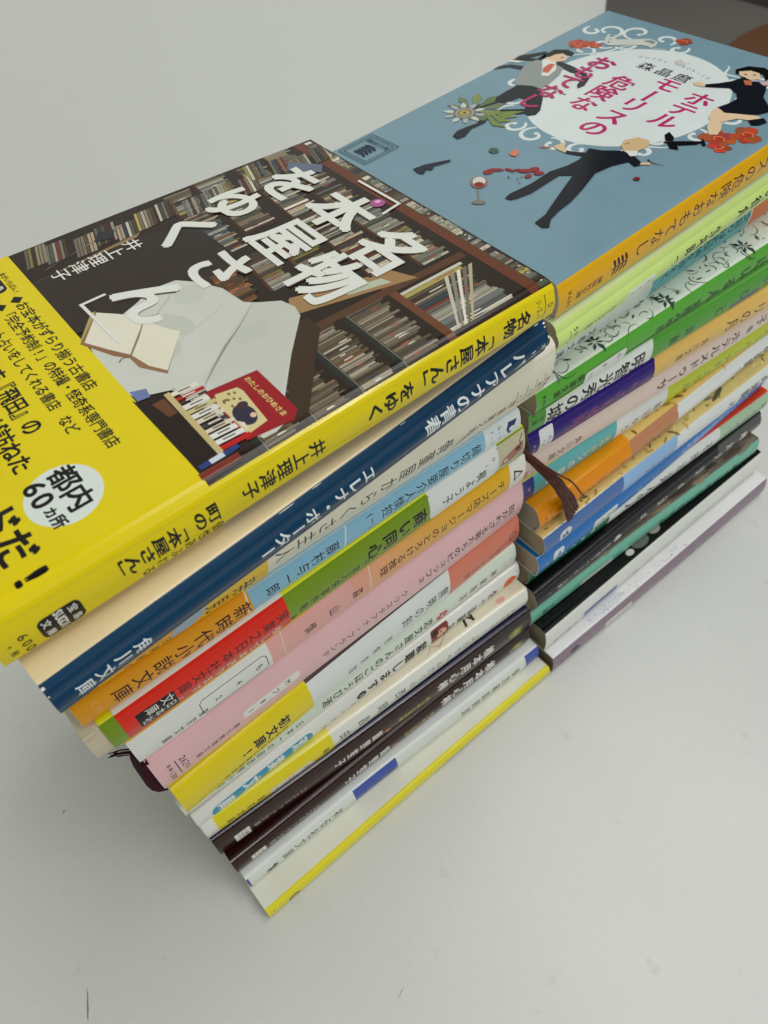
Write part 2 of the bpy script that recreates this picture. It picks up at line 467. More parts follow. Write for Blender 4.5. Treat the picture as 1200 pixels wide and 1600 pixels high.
# --- cover photograph: shelves, armchair, books
R2 = random.Random(11)
BC = [(150, 148, 132), (122, 112, 92), (168, 165, 148), (98, 88, 74), (182, 178, 160), (88, 70, 52), (128, 128, 118), (142, 126, 98), (108, 114, 112), (74, 62, 54),
      (196, 192, 176), (112, 54, 44), (64, 78, 92), (152, 142, 78), (94, 104, 84), (168, 152, 124)]
def books_row(c, u0, u1, w0, w1, lean=0.0, cols=BC, thin=1.0, tilt=0.0, fill=1.0, board=True):
    """a shelf: books stand along u, side by side along w"""
    hh = u1 - u0
    def tr(u, w):
        d = w - w0
        return (u0 + u + d * tilt, c.W(w))
    if board: c.poly([tr(-1.0, w0), tr(0, w0), tr(0, w1), tr(-1.0, w1)], R2.choice([(70, 44, 32), (84, 56, 38), (56, 38, 30)]))
    c.up(); w = w0
    while w < w1 - .3:
        d = R2.choice([.5, .7, .9, 1.2, 1.6]) * thin; d = min(d, w1 - w); h = hh * R2.uniform(.68, .93)
        col = R2.choice(cols); k = R2.uniform(.55, 1.02); col = tuple(min(235, int(q * k)) for q in col)
        if R2.random() < fill:
            le = lean * hh * R2.uniform(.6, 1.3) if R2.random() < .5 else 0
            c.poly([tr(0, w), tr(0, w + d * .9), tr(h, min(w1, w + d * .9 + le)), tr(h, min(w1, w + le))] if le == 0 else [tr(0, w), tr(0, w + d * .9), tr(h, w + d * .9), tr(h, w)], col, True)
        w += d
    # titles on the spines: small marks
    c.up(); w = w0 + .3
    while w < w1 - 1:
        if R2.random() < .55:
            q = hh * R2.uniform(.2, .5); col = R2.choice([(60, 52, 46), (205, 200, 184), (150, 60, 50), (50, 60, 80)])
            c.poly([tr(q, w), tr(q, w + .35), tr(q + hh * R2.uniform(.12, .3), w + .35), tr(q + hh * R2.uniform(.12, .3), w)], col, True)
        w += R2.uniform(.6, 1.6)
books_row(c, 146.6, 149.8, .5, 104, thin=1.3)
c.rect(143.2, 145.6, c.W(0), c.W(104.5), (92, 52, 38))
books_row(c, 119.5, 142.2, 2, 22, thin=1.0, board=False)
for q in range(5): c.poly([(121 + q * 1.1, c.W(2)), (121.7 + q * 1.1, c.W(2)), (133 + q * 2.0, c.W(19.5)), (131.8 + q * 2.0, c.W(19.5))], [(170, 168, 152), (120, 118, 104), (196, 194, 180), (104, 96, 80), (160, 150, 120)][q])
c.rect(117.2, 119.5, c.W(0), c.W(27), (96, 60, 42))
for (a0, a1) in ((104.8, 116.4), (92.2, 102.6), (79.2, 90.0), (66.5, 77.0)):
    books_row(c, a0, a1, .6, 24.5, thin=.75, board=False, cols=[(128, 118, 98), (110, 98, 80), (146, 138, 118), (96, 86, 70), (156, 148, 130), (120, 96, 72)])
    c.rect(a0 - 2.0, a0, c.W(0), c.W(25.5), (40, 44, 40))
    c.rect(a0 - .5, a0 - .2, c.W(0), c.W(25.5), (110, 104, 90))
c.poly([(142, c.W(22.6)), (142, c.W(25.2)), (66, c.W(27.5)), (66, c.W(24.9))], (78, 54, 38))
c.poly([(127, c.W(24)), (124, c.W(31)), (98, c.W(39)), (94, c.W(33))], (140, 112, 76))
c.poly([(121, c.W(27)), (120, c.W(30)), (109, c.W(33)), (110, c.W(30))], (160, 168, 150))
c.poly([(108, c.W(31)), (107.4, c.W(33.6)), (102, c.W(35)), (102.6, c.W(32.4))], (100, 118, 148))
for i, (a0, a1, w0, w1) in enumerate(((131.5, 141.5, 27, 62), (131.5, 141.5, 64, 104), (119, 129.5, 32, 60), (119.5, 129.5, 62, 103), (107, 117, 40, 66), (106, 117, 70, 104), (94.5, 104, 66, 103), (97, 105, 44, 62))):
    books_row(c, a0, a1, w0, w1, lean=.3, thin=1.05, tilt=[0, .02, .05, .06, .1, .06, .08, .1][i])
for k in range(15):   # leaning stacks by the far wall of the shop
    u = 52 + k * 6.4 + R2.uniform(-1, 1); w = 92 + R2.uniform(-4, 3)
    for j in range(6):
        kk = R2.uniform(.5, 1.05); col = tuple(int(q * kk) for q in R2.choice(BC)); a = u + j * 1.0
        c.poly([(a, c.W(w)), (a + .8, c.W(w + .1)), (a + 3.6, c.W(min(104.3, w + 9))), (a + 2.8, c.W(min(104.3, w + 9)))], col)
c.poly([(51, c.W(62)), (51, c.W(88.5)), (80, c.W(91)), (97, c.W(84)), (98, c.W(66)), (88, c.W(50)), (70, c.W(58))], (47, 40, 36))
c.poly([(52, c.W(88)), (53.5, c.W(88)), (84, c.W(91)), (82, c.W(89.4))], (128, 104, 74))
c.poly([(56, c.W(91.5)), (57.0, c.W(91.5)), (82, c.W(98)), (81, c.W(97))], (118, 112, 100))
c.poly([(72, c.W(95)), (77, c.W(93.2)), (79, c.W(97)), (75, c.W(98.6))], (40, 42, 48))
c.poly([(140, c.W(84)), (143, c.W(88)), (136, c.W(96)), (133, c.W(92))], (86, 96, 112))
c.ell(141.3, c.W(58.9), 2.1, 2.1, (150, 78, 128)); c.ell(141.8, c.W(59.5), .9, .8, (196, 150, 178))
books_row(c, 86, 95, 44, 60, thin=.9, tilt=.1, cols=[(120, 92, 66), (96, 74, 54), (150, 96, 60)])
c.poly([(97, c.W(29)), (92, c.W(31)), (74, c.W(3.5)), (74, c.W(2)), (78, c.W(2)), (97, c.W(24))], (58, 45, 34))
# armchair
CH = [(68.6, 63.1), (73, 65.6), (80.3, 64.8), (84.5, 60), (87.7, 53.6), (88.2, 49), (88.7, 45.2), (92, 42), (96.0, 39.4), (97.2, 35), (96.2, 31.3), (86.5, 21), (77.7, 10.6), (73.0, 3.6), (70, 2.6), (66.8, 2.8), (64.3, 9.1), (59.3, 29.2), (51.7, 32.5), (50.3, 37.2), (50.6, 48), (51.8, 57)]
c.poly([(u, c.W(w)) for u, w in CH], (176, 180, 172))
c.poly([(96.2, c.W(31.3)), (97.2, c.W(35)), (96, c.W(39.4)), (90, c.W(43.6)), (74, c.W(33)), (66, c.W(27)), (77.7, c.W(12))], (170, 174, 165))
c.ribbon([(90.5, c.W(43.6)), (83, c.W(38)), (76.4, c.W(33.8)), (70, c.W(29)), (64, c.W(24))], [.1, .3, .7, .5, .1], (128, 128, 118))
c.ribbon([(66.8, c.W(3.6)), (65.2, c.W(8)), (62, c.W(20)), (59.6, c.W(30))], [.3, .5, .5, .2], (140, 138, 126))
for a_, b_, c_, d_, k_ in ((60, 58, 5, 3, 0), (70, 50, 7, 4, 1), (80, 57, 4, 4, 0), (63, 42, 6, 4, 1), (72, 22, 5, 4, 0), (84, 34, 5, 3, 1)):
    c.ell(a_, c.W(b_), c_, d_, ((171, 176, 168), (167, 172, 163))[k_], 28, a_ * .3)
c.ribbon([(80, c.W(64.4)), (75, c.W(59)), (69, c.W(55)), (64, c.W(54))], [.1, .5, .4, .1], (160, 164, 154))
c.ribbon([(88, c.W(50)), (80, c.W(46)), (72, c.W(44)), (62, c.W(40)), (56, c.W(40))], [.1, .4, .5, .4, .1], (166, 170, 160))
# open book
c.poly([(57.6, c.W(67.0)), (58.8, c.W(66.8)), (51.8, c.W(58.6)), (50.6, c.W(58.6))], (150, 140, 92))
c.poly([(58.5, c.W(66.2)), (66.3, c.W(55.7)), (57.2, c.W(45.0)), (54.5, c.W(48.5)), (50.2, c.W(57.7))], (126, 92, 66))
c.poly([(58.7, c.W(66.2)), (63, c.W(61.6)), (66.3, c.W(55.7)), (57.9, c.W(46.1)), (54.6, c.W(51.5)), (51.3, c.W(57.6))], (206, 204, 188))
c.poly([(66.3, c.W(55.7)), (68.4, c.W(50)), (70.7, c.W(45.6)), (61.2, c.W(34.6)), (57.2, c.W(41)), (57.0, c.W(45.6))], (128, 98, 74))
c.poly([(66.3, c.W(55.7)), (68.6, c.W(50)), (70.9, c.W(45.8)), (61.8, c.W(35.6)), (59.2, c.W(40)), (57.9, c.W(45.9))], (200, 198, 180))
c.ribbon([(66.2, c.W(55.6)), (62, c.W(50.4)), (57.8, c.W(46))], .35, (120, 108, 88))
c.ribbon([(57, c.W(46)), (55.5, c.W(46.4)), (54.4, c.W(45.6))], .3, (60, 52, 44))
# stack of books and red picture book
c.poly([(52.4, c.W(28.9)), (57.0, c.W(29.4)), (58.5, c.W(5.2)), (62, c.W(2.6)), (60, c.W(.8)), (51.4, c.W(.8)), (50.6, c.W(32))], (38, 30, 28))
c.poly([(53.5, c.W(28)), (56.5, c.W(28)), (56.6, c.W(22)), (54.5, c.W(22))], (92, 60, 40))
c.poly([(51.5, c.W(35)), (55, c.W(33.5)), (54.5, c.W(30.5)), (51.5, c.W(31))], (96, 108, 150))
c.poly([(77.5, c.W(21.8)), (77.4, c.W(5.2)), (74.9, c.W(3.0)), (63.8, c.W(4.6)), (64.4, c.W(23.5))], (134, 30, 36))
c.poly([(70.9, c.W(20)), (71.4, c.W(18.2)), (70.4, c.W(6.7)), (65.0, c.W(6.0)), (64.6, c.W(18)), (65.8, c.W(21.3))], (186, 176, 128))
c.ell(67.6, c.W(11.5), 2.4, 3.6, (46, 44, 62)); c.ell(68.8, c.W(14.4), 1.3, 1.2, (60, 46, 52)); c.ell(69.0, c.W(10.2), .7, .8, (196, 170, 140))
for k in range(9): c.ell(66 + R2.uniform(0, 4), c.W(15 + R2.uniform(0, 5)), .35, .5, (110, 96, 60), 8)
c.poly([(65.2, c.W(11)), (66.3, c.W(9.5)), (65.7, c.W(7))], (214, 210, 196))
c.htext('わたしのおひめさま', 74.2, c.W(20.4), c.W(6.2), 1.7, (208, 190, 120), .02)
stk = [((196, 194, 178), 27.7, 1.4), ((150, 40, 38), 25.6, 1.2), ((70, 50, 48), 24.1, .9), ((206, 206, 196), 22.2, 1.7), ((176, 168, 116), 20.3, 1.3), ((208, 206, 196), 18.4, 1.6), ((188, 182, 160), 16.4, 1.4), ((62, 58, 60), 14.4, 1.3), ((190, 184, 160), 12.6, 1.2), ((206, 208, 204), 10.6, 1.6), ((200, 202, 198), 8.4, 1.5), ((166, 32, 36), 6.4, 1.4)]
c.up()
for col, w, d in stk: c.poly([(58.4, c.W(w - d / 2)), (58.4, c.W(w + d / 2)), (64.4 + (w % 1.3), c.W(w + d / 2 - .5)), (64.4 + (w % 1.3), c.W(w - d / 2 - .5))], col, True)
c.up()
for col, w, d in stk:
    if w > 7: c.poly([(60, c.W(w - .25)), (60, c.W(w + .2)), (63, c.W(w - .1)), (63, c.W(w - .55))], (90, 84, 80) if sum(col) > 400 else (210, 205, 190), True)
c.poly([(58.4, c.W(29)), (58.4, c.W(5.2)), (57.0, c.W(5.2)), (57.0, c.W(29))], (172, 158, 112))
c.poly([(52.0, c.W(5.4)), (52.0, c.W(4)), (61.6, c.W(4)), (61.6, c.W(5.4))], (44, 58, 110)); c.rect(54.6, 58, c.W(4.0), c.W(5.4), (180, 186, 196))
c.poly([(50.8, c.W(3.4)), (50.8, c.W(1.6)), (60.4, c.W(1.6)), (60.4, c.W(3.2))], (110, 52, 44))
# title lettering with a thin shadow
TW = (226, 230, 222)
def title(ch, u, w, su, sv, bold=.035):
    c.up(); c.up(); c.ch(ch, u - .25, c.W(w) - .25, su, sv, (70, 62, 54), bold, True, 4)
    for _ in range(3): c.up()
    c.ch(ch, u, c.W(w), su * 1.06, sv * 1.06, TW, bold * .85, True, 4)
title('名', 128.6, 38.2, 19, 18); title('物', 109.6, 39.6, 19, 18)
title('本', 130.8, 62.4, 18, 19); title('屋', 111.6, 60.6, 18, 17); title('さ', 91.4, 61.5, 17.5, 16); title('ん', 71.6, 61.6, 18, 18)
title('を', 129.6, 84.5, 18, 17); title('ゆ', 111.0, 86.6, 17, 16); title('く', 93.4, 83, 18, 15)
c.ribbon([(144.8, c.W(72.5)), (145.3, c.W(54.2))], .9, TW); c.ribbon([(145.7, c.W(54.4)), (138.5, c.W(53.2))], .9, TW)
c.ribbon([(63.8, c.W(71.4)), (56.6, c.W(71.4))], .9, TW); c.ribbon([(57.1, c.W(71.6)), (57.7, c.W(52.2))], .9, TW)
c.vtext('井上理津子', 79.3, 58.5, c.W(86.6), 5.2, (220, 222, 214), .012, res=3)
c.h = 0.0
# spine
c.vtext('名物「本屋さん」をゆく', 139.2, 93.0, c.V(.47), 6.8, BK, .03, res=3)
c.vtext('井上理津子', 76.7, 59.0, c.V(.46), 5.4, BK, .025, res=3)
c.htext('D', 148.2, c.V(.47), c.V(.47), 2.4, BK, .01); c.ribbon([(146.5, c.V(.85)), (146.6, c.V(.5)), (146.2, c.V(.15))], .22, BK)
c.htext('い-2-1', 144.6, c.V(.72), c.V(.28), 2.5, BK, .012)
# --- paper band
b2 = b.band(-.0, 51.2, YE, YE)
b2.ell(27.0, b2.W(17.2), 8.2, 8.2, (206, 216, 210))
b2.htext('都内', 28.9, b2.W(21.2), b2.W(14.6), 6.6, BK, .028, 4)
b2.htext('60', 23.0, b2.W(22.6), b2.W(18.6), 6.4, BK, .026, 4); b2.htext('ヵ所', 23.2, b2.W(14.6), b2.W(11.4), 3.5, BK, .04, 4)
b2.htext('お宝本がずらり揃う古書店', 45.6, b2.W(80.9), b2.W(43.3), 3.6, BK, .022, 3)
b2.htext('「完全予約制!」の特撮・怪奇系専門書店', 41.4, b2.W(80.5), b2.W(23.8), 3.6, BK, .022, 3)
b2.htext('タロット占いをしてくれる書店 など', 36.4, b2.W(83), b2.W(33.2), 3.5, BK, .022, 3)
for u, w in ((45.4, 84.3), (40.9, 83.9), (36.5, 86.4)): b2.poly([(u + 1.7, b2.W(w)), (u, b2.W(w + 1.7)), (u - 1.7, b2.W(w)), (u, b2.W(w - 1.7))], BK)
b2.htext('古書店『飛田』の', 29.8, b2.W(69), b2.W(39.6), 5.6, BK, .028, 4)
b2.htext('店主が訪ねた', 23.4, b2.W(55), b2.W(30.8), 5.4, BK, .028, 4)
b2.htext('ワンダーランドだ!', 13.6, b2.W(70), b2.W(2.8), 9.2, (30, 24, 20), .03, 5)
b2.htext('本がいちばん!', 46.8, b2.W(97), b2.W(87.5), 1.8, BK, .02)
b2.rrect(39.5, 45.5, b2.W(89.5), b2.W(97), 1.6, BK); b2.htext('宝島', 43.9, b2.W(95), b2.W(91.6), 2.0, (225, 225, 215), .02)
b2.vtext('町の「本屋さん」', 49.6, 27.4, b2.V(.50), 5.6, BK, .028, res=3)
b2.vtext('個性あふれる', 49.6, 32.6, b2.V(.13), 2.6, (50, 46, 20), .01)
b2.rrect(9.0, 18.2, b2.V(.07), b2.V(.56), 1.5, (16, 16, 18))
b2.htext('宝島', 16.4, b2.V(.42), b2.V(.18), 2.1, (225, 225, 218), .02); b2.htext('SUGOI', 13.6, b2.V(.51), b2.V(.13), 2.7, (228, 228, 222), .04, wf=.95); b2.htext('文庫', 10.7, b2.V(.42), b2.V(.18), 2.1, (225, 225, 218), .02)
b2.htext('600', 6.0, b2.V(.46), b2.V(.12), 3.0, BK, .01); b2.htext('+税', 3.0, b2.V(.42), b2.V(.22), 1.7, BK, .0)
b.build()

# ---- navy
BE = (214, 198, 160)
b = add(-155.0, -16.1, 3.85, 183.7, 196.0, 149.3, 'navy blue spined paperback with beige cover, directly under the yellow topmost one', BE, (8, 55, 80), r=2.4, bulge=.7, pages=(210, 200, 178))
c = b.cover; TW = (205, 212, 214)
c.rect(0, 149.3, c.V(.99), c.V(1.10), (8, 55, 80))
for u_, f_, a_, b_ in ((148.9, .99, .5, .3), (148.7, .9, .35, .25), (149.0, .62, .3, .5), (148.9, .3, .3, .25), (146.5, 1.06, .9, .12), (149.1, .1, .3, .3), (.3, 1.0, .5, .4), (.3, .8, .2, .3), (62, 1.06, 2.4, .10), (71, 1.07, 1.5, .08), (98, 1.06, 1.0, .07)): c.ell(u_, c.V(f_), a_, b_, (214, 214, 205), 7)
c.vtext('パレアナの青春', 137.6, 105.3, c.V(.54), 5.0, TW, .02, res=3)
c.vtext('エレナ・ポーター', 84, 53.4, c.V(.52), 4.6, TW, .016, res=3)
c.vtext('角川文庫', 20.4, 6.8, c.V(.48), 3.6, TW, .012, res=3)
c.htext('オ', 146.6, c.V(.48), c.V(.48), 2.0, TW, .01); c.htext('12', 142.8, c.V(.52), c.V(.40), 2.2, TW, .01)
b.build()

# ---- cream, thick
b = add(-147.3, 1.8, -.30, 159.4, 183.7, 148.8, 'thick cream paperback with thin black title and yellow band, under the navy one', (214, 211, 192), (206, 205, 188), r=3.2, bulge=.6, lean=-5.0)
c = b.cover
c.vtext('骨董屋からくさ主人', 107.8, 54.0, c.V(.40), 5.4, BK, .006, res=3)
c.vtext('中島誠之助', 133.4, 118.2, c.V(.33), 3.2, BK, .006)
for k, (u, tx) in enumerate(((147.6, '部冊'), (144.2, '冊'), (140.6, '39'), (136.6, 'Y6'))):
    c.htext(tx, u, c.V(.40), c.V(.28), 1.9, BK, .0)
    c.ribbon([(u - 1.8, c.V(.56)), (u - 1.6, c.V(.4)), (u - 2.0, c.V(.22))], .2, BK)
c.poly([(118.5, c.V(.36)), (115.5, c.V(.32)), (112.5, c.V(.22)), (111.2, c.V(.16)), (114.5, c.V(.19)), (117.2, c.V(.27))], (128, 132, 112))
q = b.band(0, 48.8, (222, 186, 14), (220, 184, 14))
q.poly([(22, q.V(.42)), (31, q.V(.40)), (28.5, q.V(.18)), (24, q.V(.02)), (19, q.V(.1))], (120, 160, 182)); q.poly([(4, q.V(.5)), (22, q.V(.5)), (20, q.V(.1)), (4, q.V(.1))], (208, 158, 60))
q.vtext('発見', 41.4, 33.4, q.V(.24), 5.4, BK, .01, res=3); q.vtext('古美術の', 19, 8, q.V(.12), 2.2, BK, .0)
b.build()

# ---- light blue
b = add(-155.8, 2.4, -.41, 149.9, 159.4, 149, 'pale blue spined paperback with an orange band round its lower half', (150, 176, 190), (118, 164, 188), r=1.2, bulge=.25)
c = b.cover
c.rect(134.6, 149, c.V(-.2), c.V(1.1), (194, 204, 206))
c.rect(0, 149, c.V(.0), c.V(.035), (182, 190, 40))
c.vtext('縁切り屋要介人情控', 130.9, 97.0, c.V(.47), 4.2, BK, .006, res=3); c.htext('(一)', 91.5, c.V(.78), c.V(.2), 2.8, BK, .0)
c.vtext('藤村与一郎', 77.5, 57.5, c.V(.47), 3.8, BK, .006, res=3)
c.ribbon([(83.2, c.V(1.0)), (82.2, c.V(.6)), (81.4, c.V(.0))], .5, (200, 214, 216))
c.poly([(147.5, c.V(.75)), (144, c.V(.8)), (143, c.V(.5)), (144.6, c.V(.2)), (146, c.V(.45))], (38, 44, 92)); c.ell(145.3, c.V(.45), 1.1, .9, (194, 204, 206))
c.htext('ふ-1', 140.6, c.V(.8), c.V(.35), 2.0, BK, .0); c.htext('1-1', 137.6, c.V(.8), c.V(.3), 1.9, BK, .0)
q = b.band(.2, 50.8, (206, 140, 28), (206, 142, 30))
q.ribbon([(50.3, q.V(1.1)), (49.6, q.V(.6)), (49.2, q.V(.0))], .5, (226, 220, 190))
q.vtext('新時代小説文庫', 47.6, 12.0, q.V(.47), 5.0, (58, 26, 20), .012, res=3); q.vtext('好評発売中', 44, 30, q.V(.12), 1.9, (80, 50, 24), 0)
q.htext('LUI', 5.6, q.V(.78), q.V(.3), 2.0, (226, 190, 110), .0)
b.build()

# ---- green with red band
YG = (196, 198, 30)
b = add(-152.9, .5, .56, 135.4, 149.9, 149, 'olive green paperback with white title patch and bright red band', YG, (104, 132, 18), r=1.7, bulge=.35, pu0=-4.8)
c = b.cover
c.rect(0, 149, c.V(1.0), c.V(1.05), (214, 216, 60))
c.rrect(109, 137.5, c.V(.06), c.V(1.0), 2.4, (200, 205, 203)); c.rect(109, 137.5, c.V(.93), c.V(1.08), (200, 205, 203))
c.poly([(137.5, c.V(.1)), (149, c.V(.1)), (149, c.V(.96)), (137.5, c.V(.96))], (168, 164, 138))
c.poly([(138.5, c.V(.22)), (142, c.V(.2)), (148, c.V(.35)), (148, c.V(.66)), (144, c.V(.58)), (139.5, c.V(.46))], (140, 98, 84)); c.ell(145.8, c.V(.5), 1.2, .9, (62, 40, 40)); c.ell(140.8, c.V(.34), .9, .8, (200, 172, 160))
c.ribbon([(148, c.V(.86)), (146.6, c.V(.7)), (147.4, c.V(.52))], .35, (40, 40, 36))
c.htext('か', 135.4, c.V(.68), c.V(.68), 1.9, (110, 30, 50), .0); c.htext('1', 132.4, c.V(.62), c.V(.62), 1.9, BK, 0)
c.vtext('梶よう子', 130.2, 116.2, c.V(.42), 3.7, BK, .012, res=3)
c.vtext('商い同心', 105, 87.5, c.V(.46), 6.2, BK, .03, res=3)
c.vtext('千客万来事件帖', 83.8, 61.4, c.V(.27), 3.1, BK, .004); c.vtext('梶', 57.6, 57.6, c.V(.14), 2.2, BK)
q = b.band(4.3, 56.5, (214, 214, 208), (204, 42, 16))
q.rect(4.3, 56.5, q.V(.0), q.V(.36), (176, 64, 52))
q.vtext('実業之日本社文庫', 54.2, 22.3, q.V(.50), 3.9, (70, 18, 12), .012, res=3)
q.vtext('椎しで本あります。', 51.5, 21.0, q.V(.17), 3.0, (228, 206, 190), .006)
q.poly([(8.2, q.V(.18)), (19.5, q.V(.1)), (19.5, q.V(.66)), (8.2, q.V(.70))], (24, 24, 28))
q.vtext('文庫', 17.2, 12.6, q.V(.54), 2.9, (216, 216, 212), .008, res=3); q.vtext('日本社', 17.4, 10.4, q.V(.30), 2.5, (216, 216, 212), .008, res=3)
for k in range(9): q.rect(6 + k * 5.4, 8.4 + k * 5.4 + (k % 3), q.V(1.13), q.V(1.20), (30, 26, 26))
b.build()

# ---- orange / rose gradient
b = add(-150.5, 1.3, .51, 121.3, 135.4, 148.6, 'glossy paperback with orange to rose spine and boxed number on its white foot', (222, 196, 70), (202, 152, 146), r=1.5, bulge=.35)
c = b.cover; S1 = (222, 172, 12)
n = 16
c.up()
for k in range(n):
    f = k / (n - 1); cc = tuple(int(a * f + d * (1 - f)) for a, d in zip((220, 172, 14), (204, 148, 128)))
    c.rect(76 + k * 4.1, 76 + (k + 1) * 4.1, c.V(-.08), c.V(1.0), cc, True)
c.rect(141.5, 148.6, c.V(-.1), c.V(1.0), (206, 208, 202)); c.rect(0, 45, c.V(-.1), c.V(1.0), (203, 207, 203))
c.rect(60, 148.6, c.V(1.0), c.V(1.12), (118, 168, 30)); c.rect(0, 60, c.V(.98), c.V(1.12), (206, 160, 30))
c.poly([(147.4, c.V(.5)), (143.2, c.V(.72)), (143.2, c.V(.3))], BK); c.poly([(146.2, c.V(.5)), (143.8, c.V(.63)), (143.8, c.V(.37))], (206, 208, 202))
c.vtext('チーズ店マージョのとろける推理', 137.4, 87.6, c.V(.50), 4.4, (52, 34, 20), .012, res=3)
c.ribbon([(83, c.V(1.0)), (82.4, c.V(.5)), (82.2, c.V(.0))], .4, (226, 210, 190)); c.ribbon([(50.2, c.V(1.0)), (49.6, c.V(.5)), (49.8, c.V(0))], .35, (222, 200, 190))
c.vtext('森山慎', 77.2, 59.2, c.V(.42), 3.4, (52, 34, 34), .01)
RP = [(43.5, c.V(.62)), (43.5, c.V(.18)), (42.5, c.V(.10)), (22, c.V(.10)), (21, c.V(.18)), (21, c.V(.62)), (22, c.V(.7)), (42.5, c.V(.7)), (43.5, c.V(.62))]
c.ribbon(RP, .25, BK)
for tx, u in (('も', 40.6), ('4', 33.6), ('2', 26.6)): c.htext(tx, u, c.V(.4), c.V(.4), 2.9, BK, .012)
c.vtext('東京文庫', 21.0, 9.0, c.V(.24), 2.6, BK, .008)
b.build()

# ---- pink, thick
PK = (196, 160, 164)
b = add(-149.7, .6, 1.70, 100.1, 121.3, 149, 'thick dusty pink paperback with tall dark title and maroon ribbon at its foot', (206, 170, 172), PK, r=1.8, bulge=.9, pages=(196, 184, 160))
c = b.cover
c.vtext('招かれざる客たちのビュッフェ', 143.2, 101.0, c.V(.44), 5.2, (40, 26, 32), .014, res=3)
c.vtext('クリスチアナ・ブランド', 93.5, 61, c.V(.40), 3.8, (40, 26, 32), .006, res=3)
c.rrect(29.6, 50.8, c.V(.34), c.V(.55), 1.5, (206, 206, 202))
for tx, u in (('M', 46.2), ('フ', 41.6), ('8', 36.8), ('1', 32.4)): c.htext(tx, u, c.V(.445), c.V(.445), 2.9, BK, .01)
c.vtext('創元推理文庫', 26.6, 13.2, c.V(.33), 2.4, (60, 40, 48), .0)
c.htext('262', 8.8, c.V(.60), c.V(.42), 3.0, BK, .0); c.htext('01', 9.0, c.V(.32), c.V(.23), 2.6, BK, 0); c.rect(6.4, 6.7, c.V(.2), c.V(.66), BK); c.htext('本体', 4.4, c.V(.64), c.V(.54), 1.6, BK); c.htext('1200', 4.2, c.V(.44), c.V(.2), 2.4, BK)
b.build()
PINK = b

# ---- white with yellow band
b = add(-148.7, -.6, 2.63, 82.2, 100.1, 148.5, 'white spined paperback with salmon head and plain yellow band with bold black characters', (222, 216, 190), (194, 201, 200), r=1.6, bulge=.5)
c = b.cover
c.rect(0, 148.5, c.V(.98), c.V(1.1), (70, 52, 52))
c.rect(113.4, 148.5, c.V(.0), c.V(1.04), (184, 108, 88)); c.ribbon([(113.6, c.V(1.0)), (113.2, c.V(.5)), (112.6, c.V(0))], .4, (225, 222, 214))
c.ell(145.4, c.V(.45), 1.9, 1.9, (40, 24, 22)); c.ell(145.4, c.V(.45), 1.5, 1.5, (190, 116, 96)); c.htext('6', 145.4, c.V(.45), c.V(.45), 2.2, BK, .01)
c.vtext('光文社文庫', 137.5, 122, c.V(.3), 3.2, (110, 60, 48), .0)
c.vtext('無暁の鈴', 110, 92.8, c.V(.42), 4.8, (48, 50, 50), .0, res=3)
c.vtext('西條奈加', 84, 68, c.V(.3), 3.0, (60, 62, 62))
q = b.band(0, 50.8, (224, 208, 20), (218, 200, 10))
q.vtext('初文庫!', 39.2, 24.6, q.V(.5), 5.2, BK, .03, res=3); q.vtext('西條奈加の最高傑作、', 38.6, 12.5, q.V(.2), 2.5, (50, 50, 24), .0)
b.build()

# ---- pale green
b = add(-150.1, 4.5, .33, 69.8, 82.2, 149, 'pale grey green spined paperback with small crimson flower blot', (206, 208, 196), (184, 196, 184), r=1.5, bulge=.3)
c = b.cover
c.rect(0, 149, c.V(-.08), c.V(.02), (118, 26, 32))
c.vtext('恋文屋さんのごほうび酒', 104.2, 57.8, c.V(.46), 4.4, (34, 40, 38), .02, res=3)
c.vtext('神楽坂淳', 137, 121.5, c.V(.42), 3.2, (34, 40, 38), .01)
for k in range(7): c.ell(111 + 2.0 * math.cos(k * .9), c.V(.3) + 1.7 * math.sin(k * .9), 1.2, .9, (168, 48, 64), 12, k * .9)
c.htext('3', 146.4, c.V(.5), c.V(.5), 1.7, (70, 76, 70)); c.htext('12', 143.6, c.V(.55), c.V(.35), 1.7, (70, 76, 70))
c.vtext('日本一の居酒屋小説', 46, 14, c.V(.44), 2.6, (44, 50, 48), .0)
b.build()

# ---- white with blue pill
b = add(-149.0, 3.8, .31, 58.9, 69.8, 149, 'white spined paperback with orange dot at head and teal blue pill near foot', (222, 223, 216), (214, 217, 213), r=1.2, bulge=.25)
c = b.cover
c.ell(144.0, c.V(.34), 3.4, 3.0, (216, 88, 22)); c.htext('好', 144, c.V(.3), c.V(.3), 2.4, (150, 52, 12), .0)
c.htext('い1', 148, c.V(.7), c.V(.4), 1.6, BK)
c.vtext('佐十面親友', 134.8, 113, c.V(.35), 3.9, (36, 34, 34), .02)
c.rrect(103.5, 112, c.V(.1), c.V(.96), 1.2, (112, 44, 36)); c.ell(108.5, c.V(.5), 2.5, 2.3, (196, 150, 128)); c.ell(105.6, c.V(.66), 1.7, 2.0, (50, 26, 24)); c.ell(109.4, c.V(.34), .5, .5, (40, 20, 20)); c.ell(108.2, c.V(.6), .5, .5, (40, 20, 20))
c.vtext('就職します', 98.6, 75.6, c.V(.46), 5.2, BK, .035, res=3)
c.ell(70.2, c.V(.42), 2.2, 2.1, BK); c.htext('2', 70.2, c.V(.42), c.V(.42), 2.2, (214, 217, 213), .02)
c.vtext('ぶんか堂', 66, 53, c.V(.2), 1.7, (60, 60, 60))
c.rrect(6, 48, c.V(-.02), c.V(.66), 2.6, (32, 128, 160)); c.vtext('双葉文庫', 42.4, 11.6, c.V(.34), 5.2, (220, 226, 226), .04, res=3)
b.build()

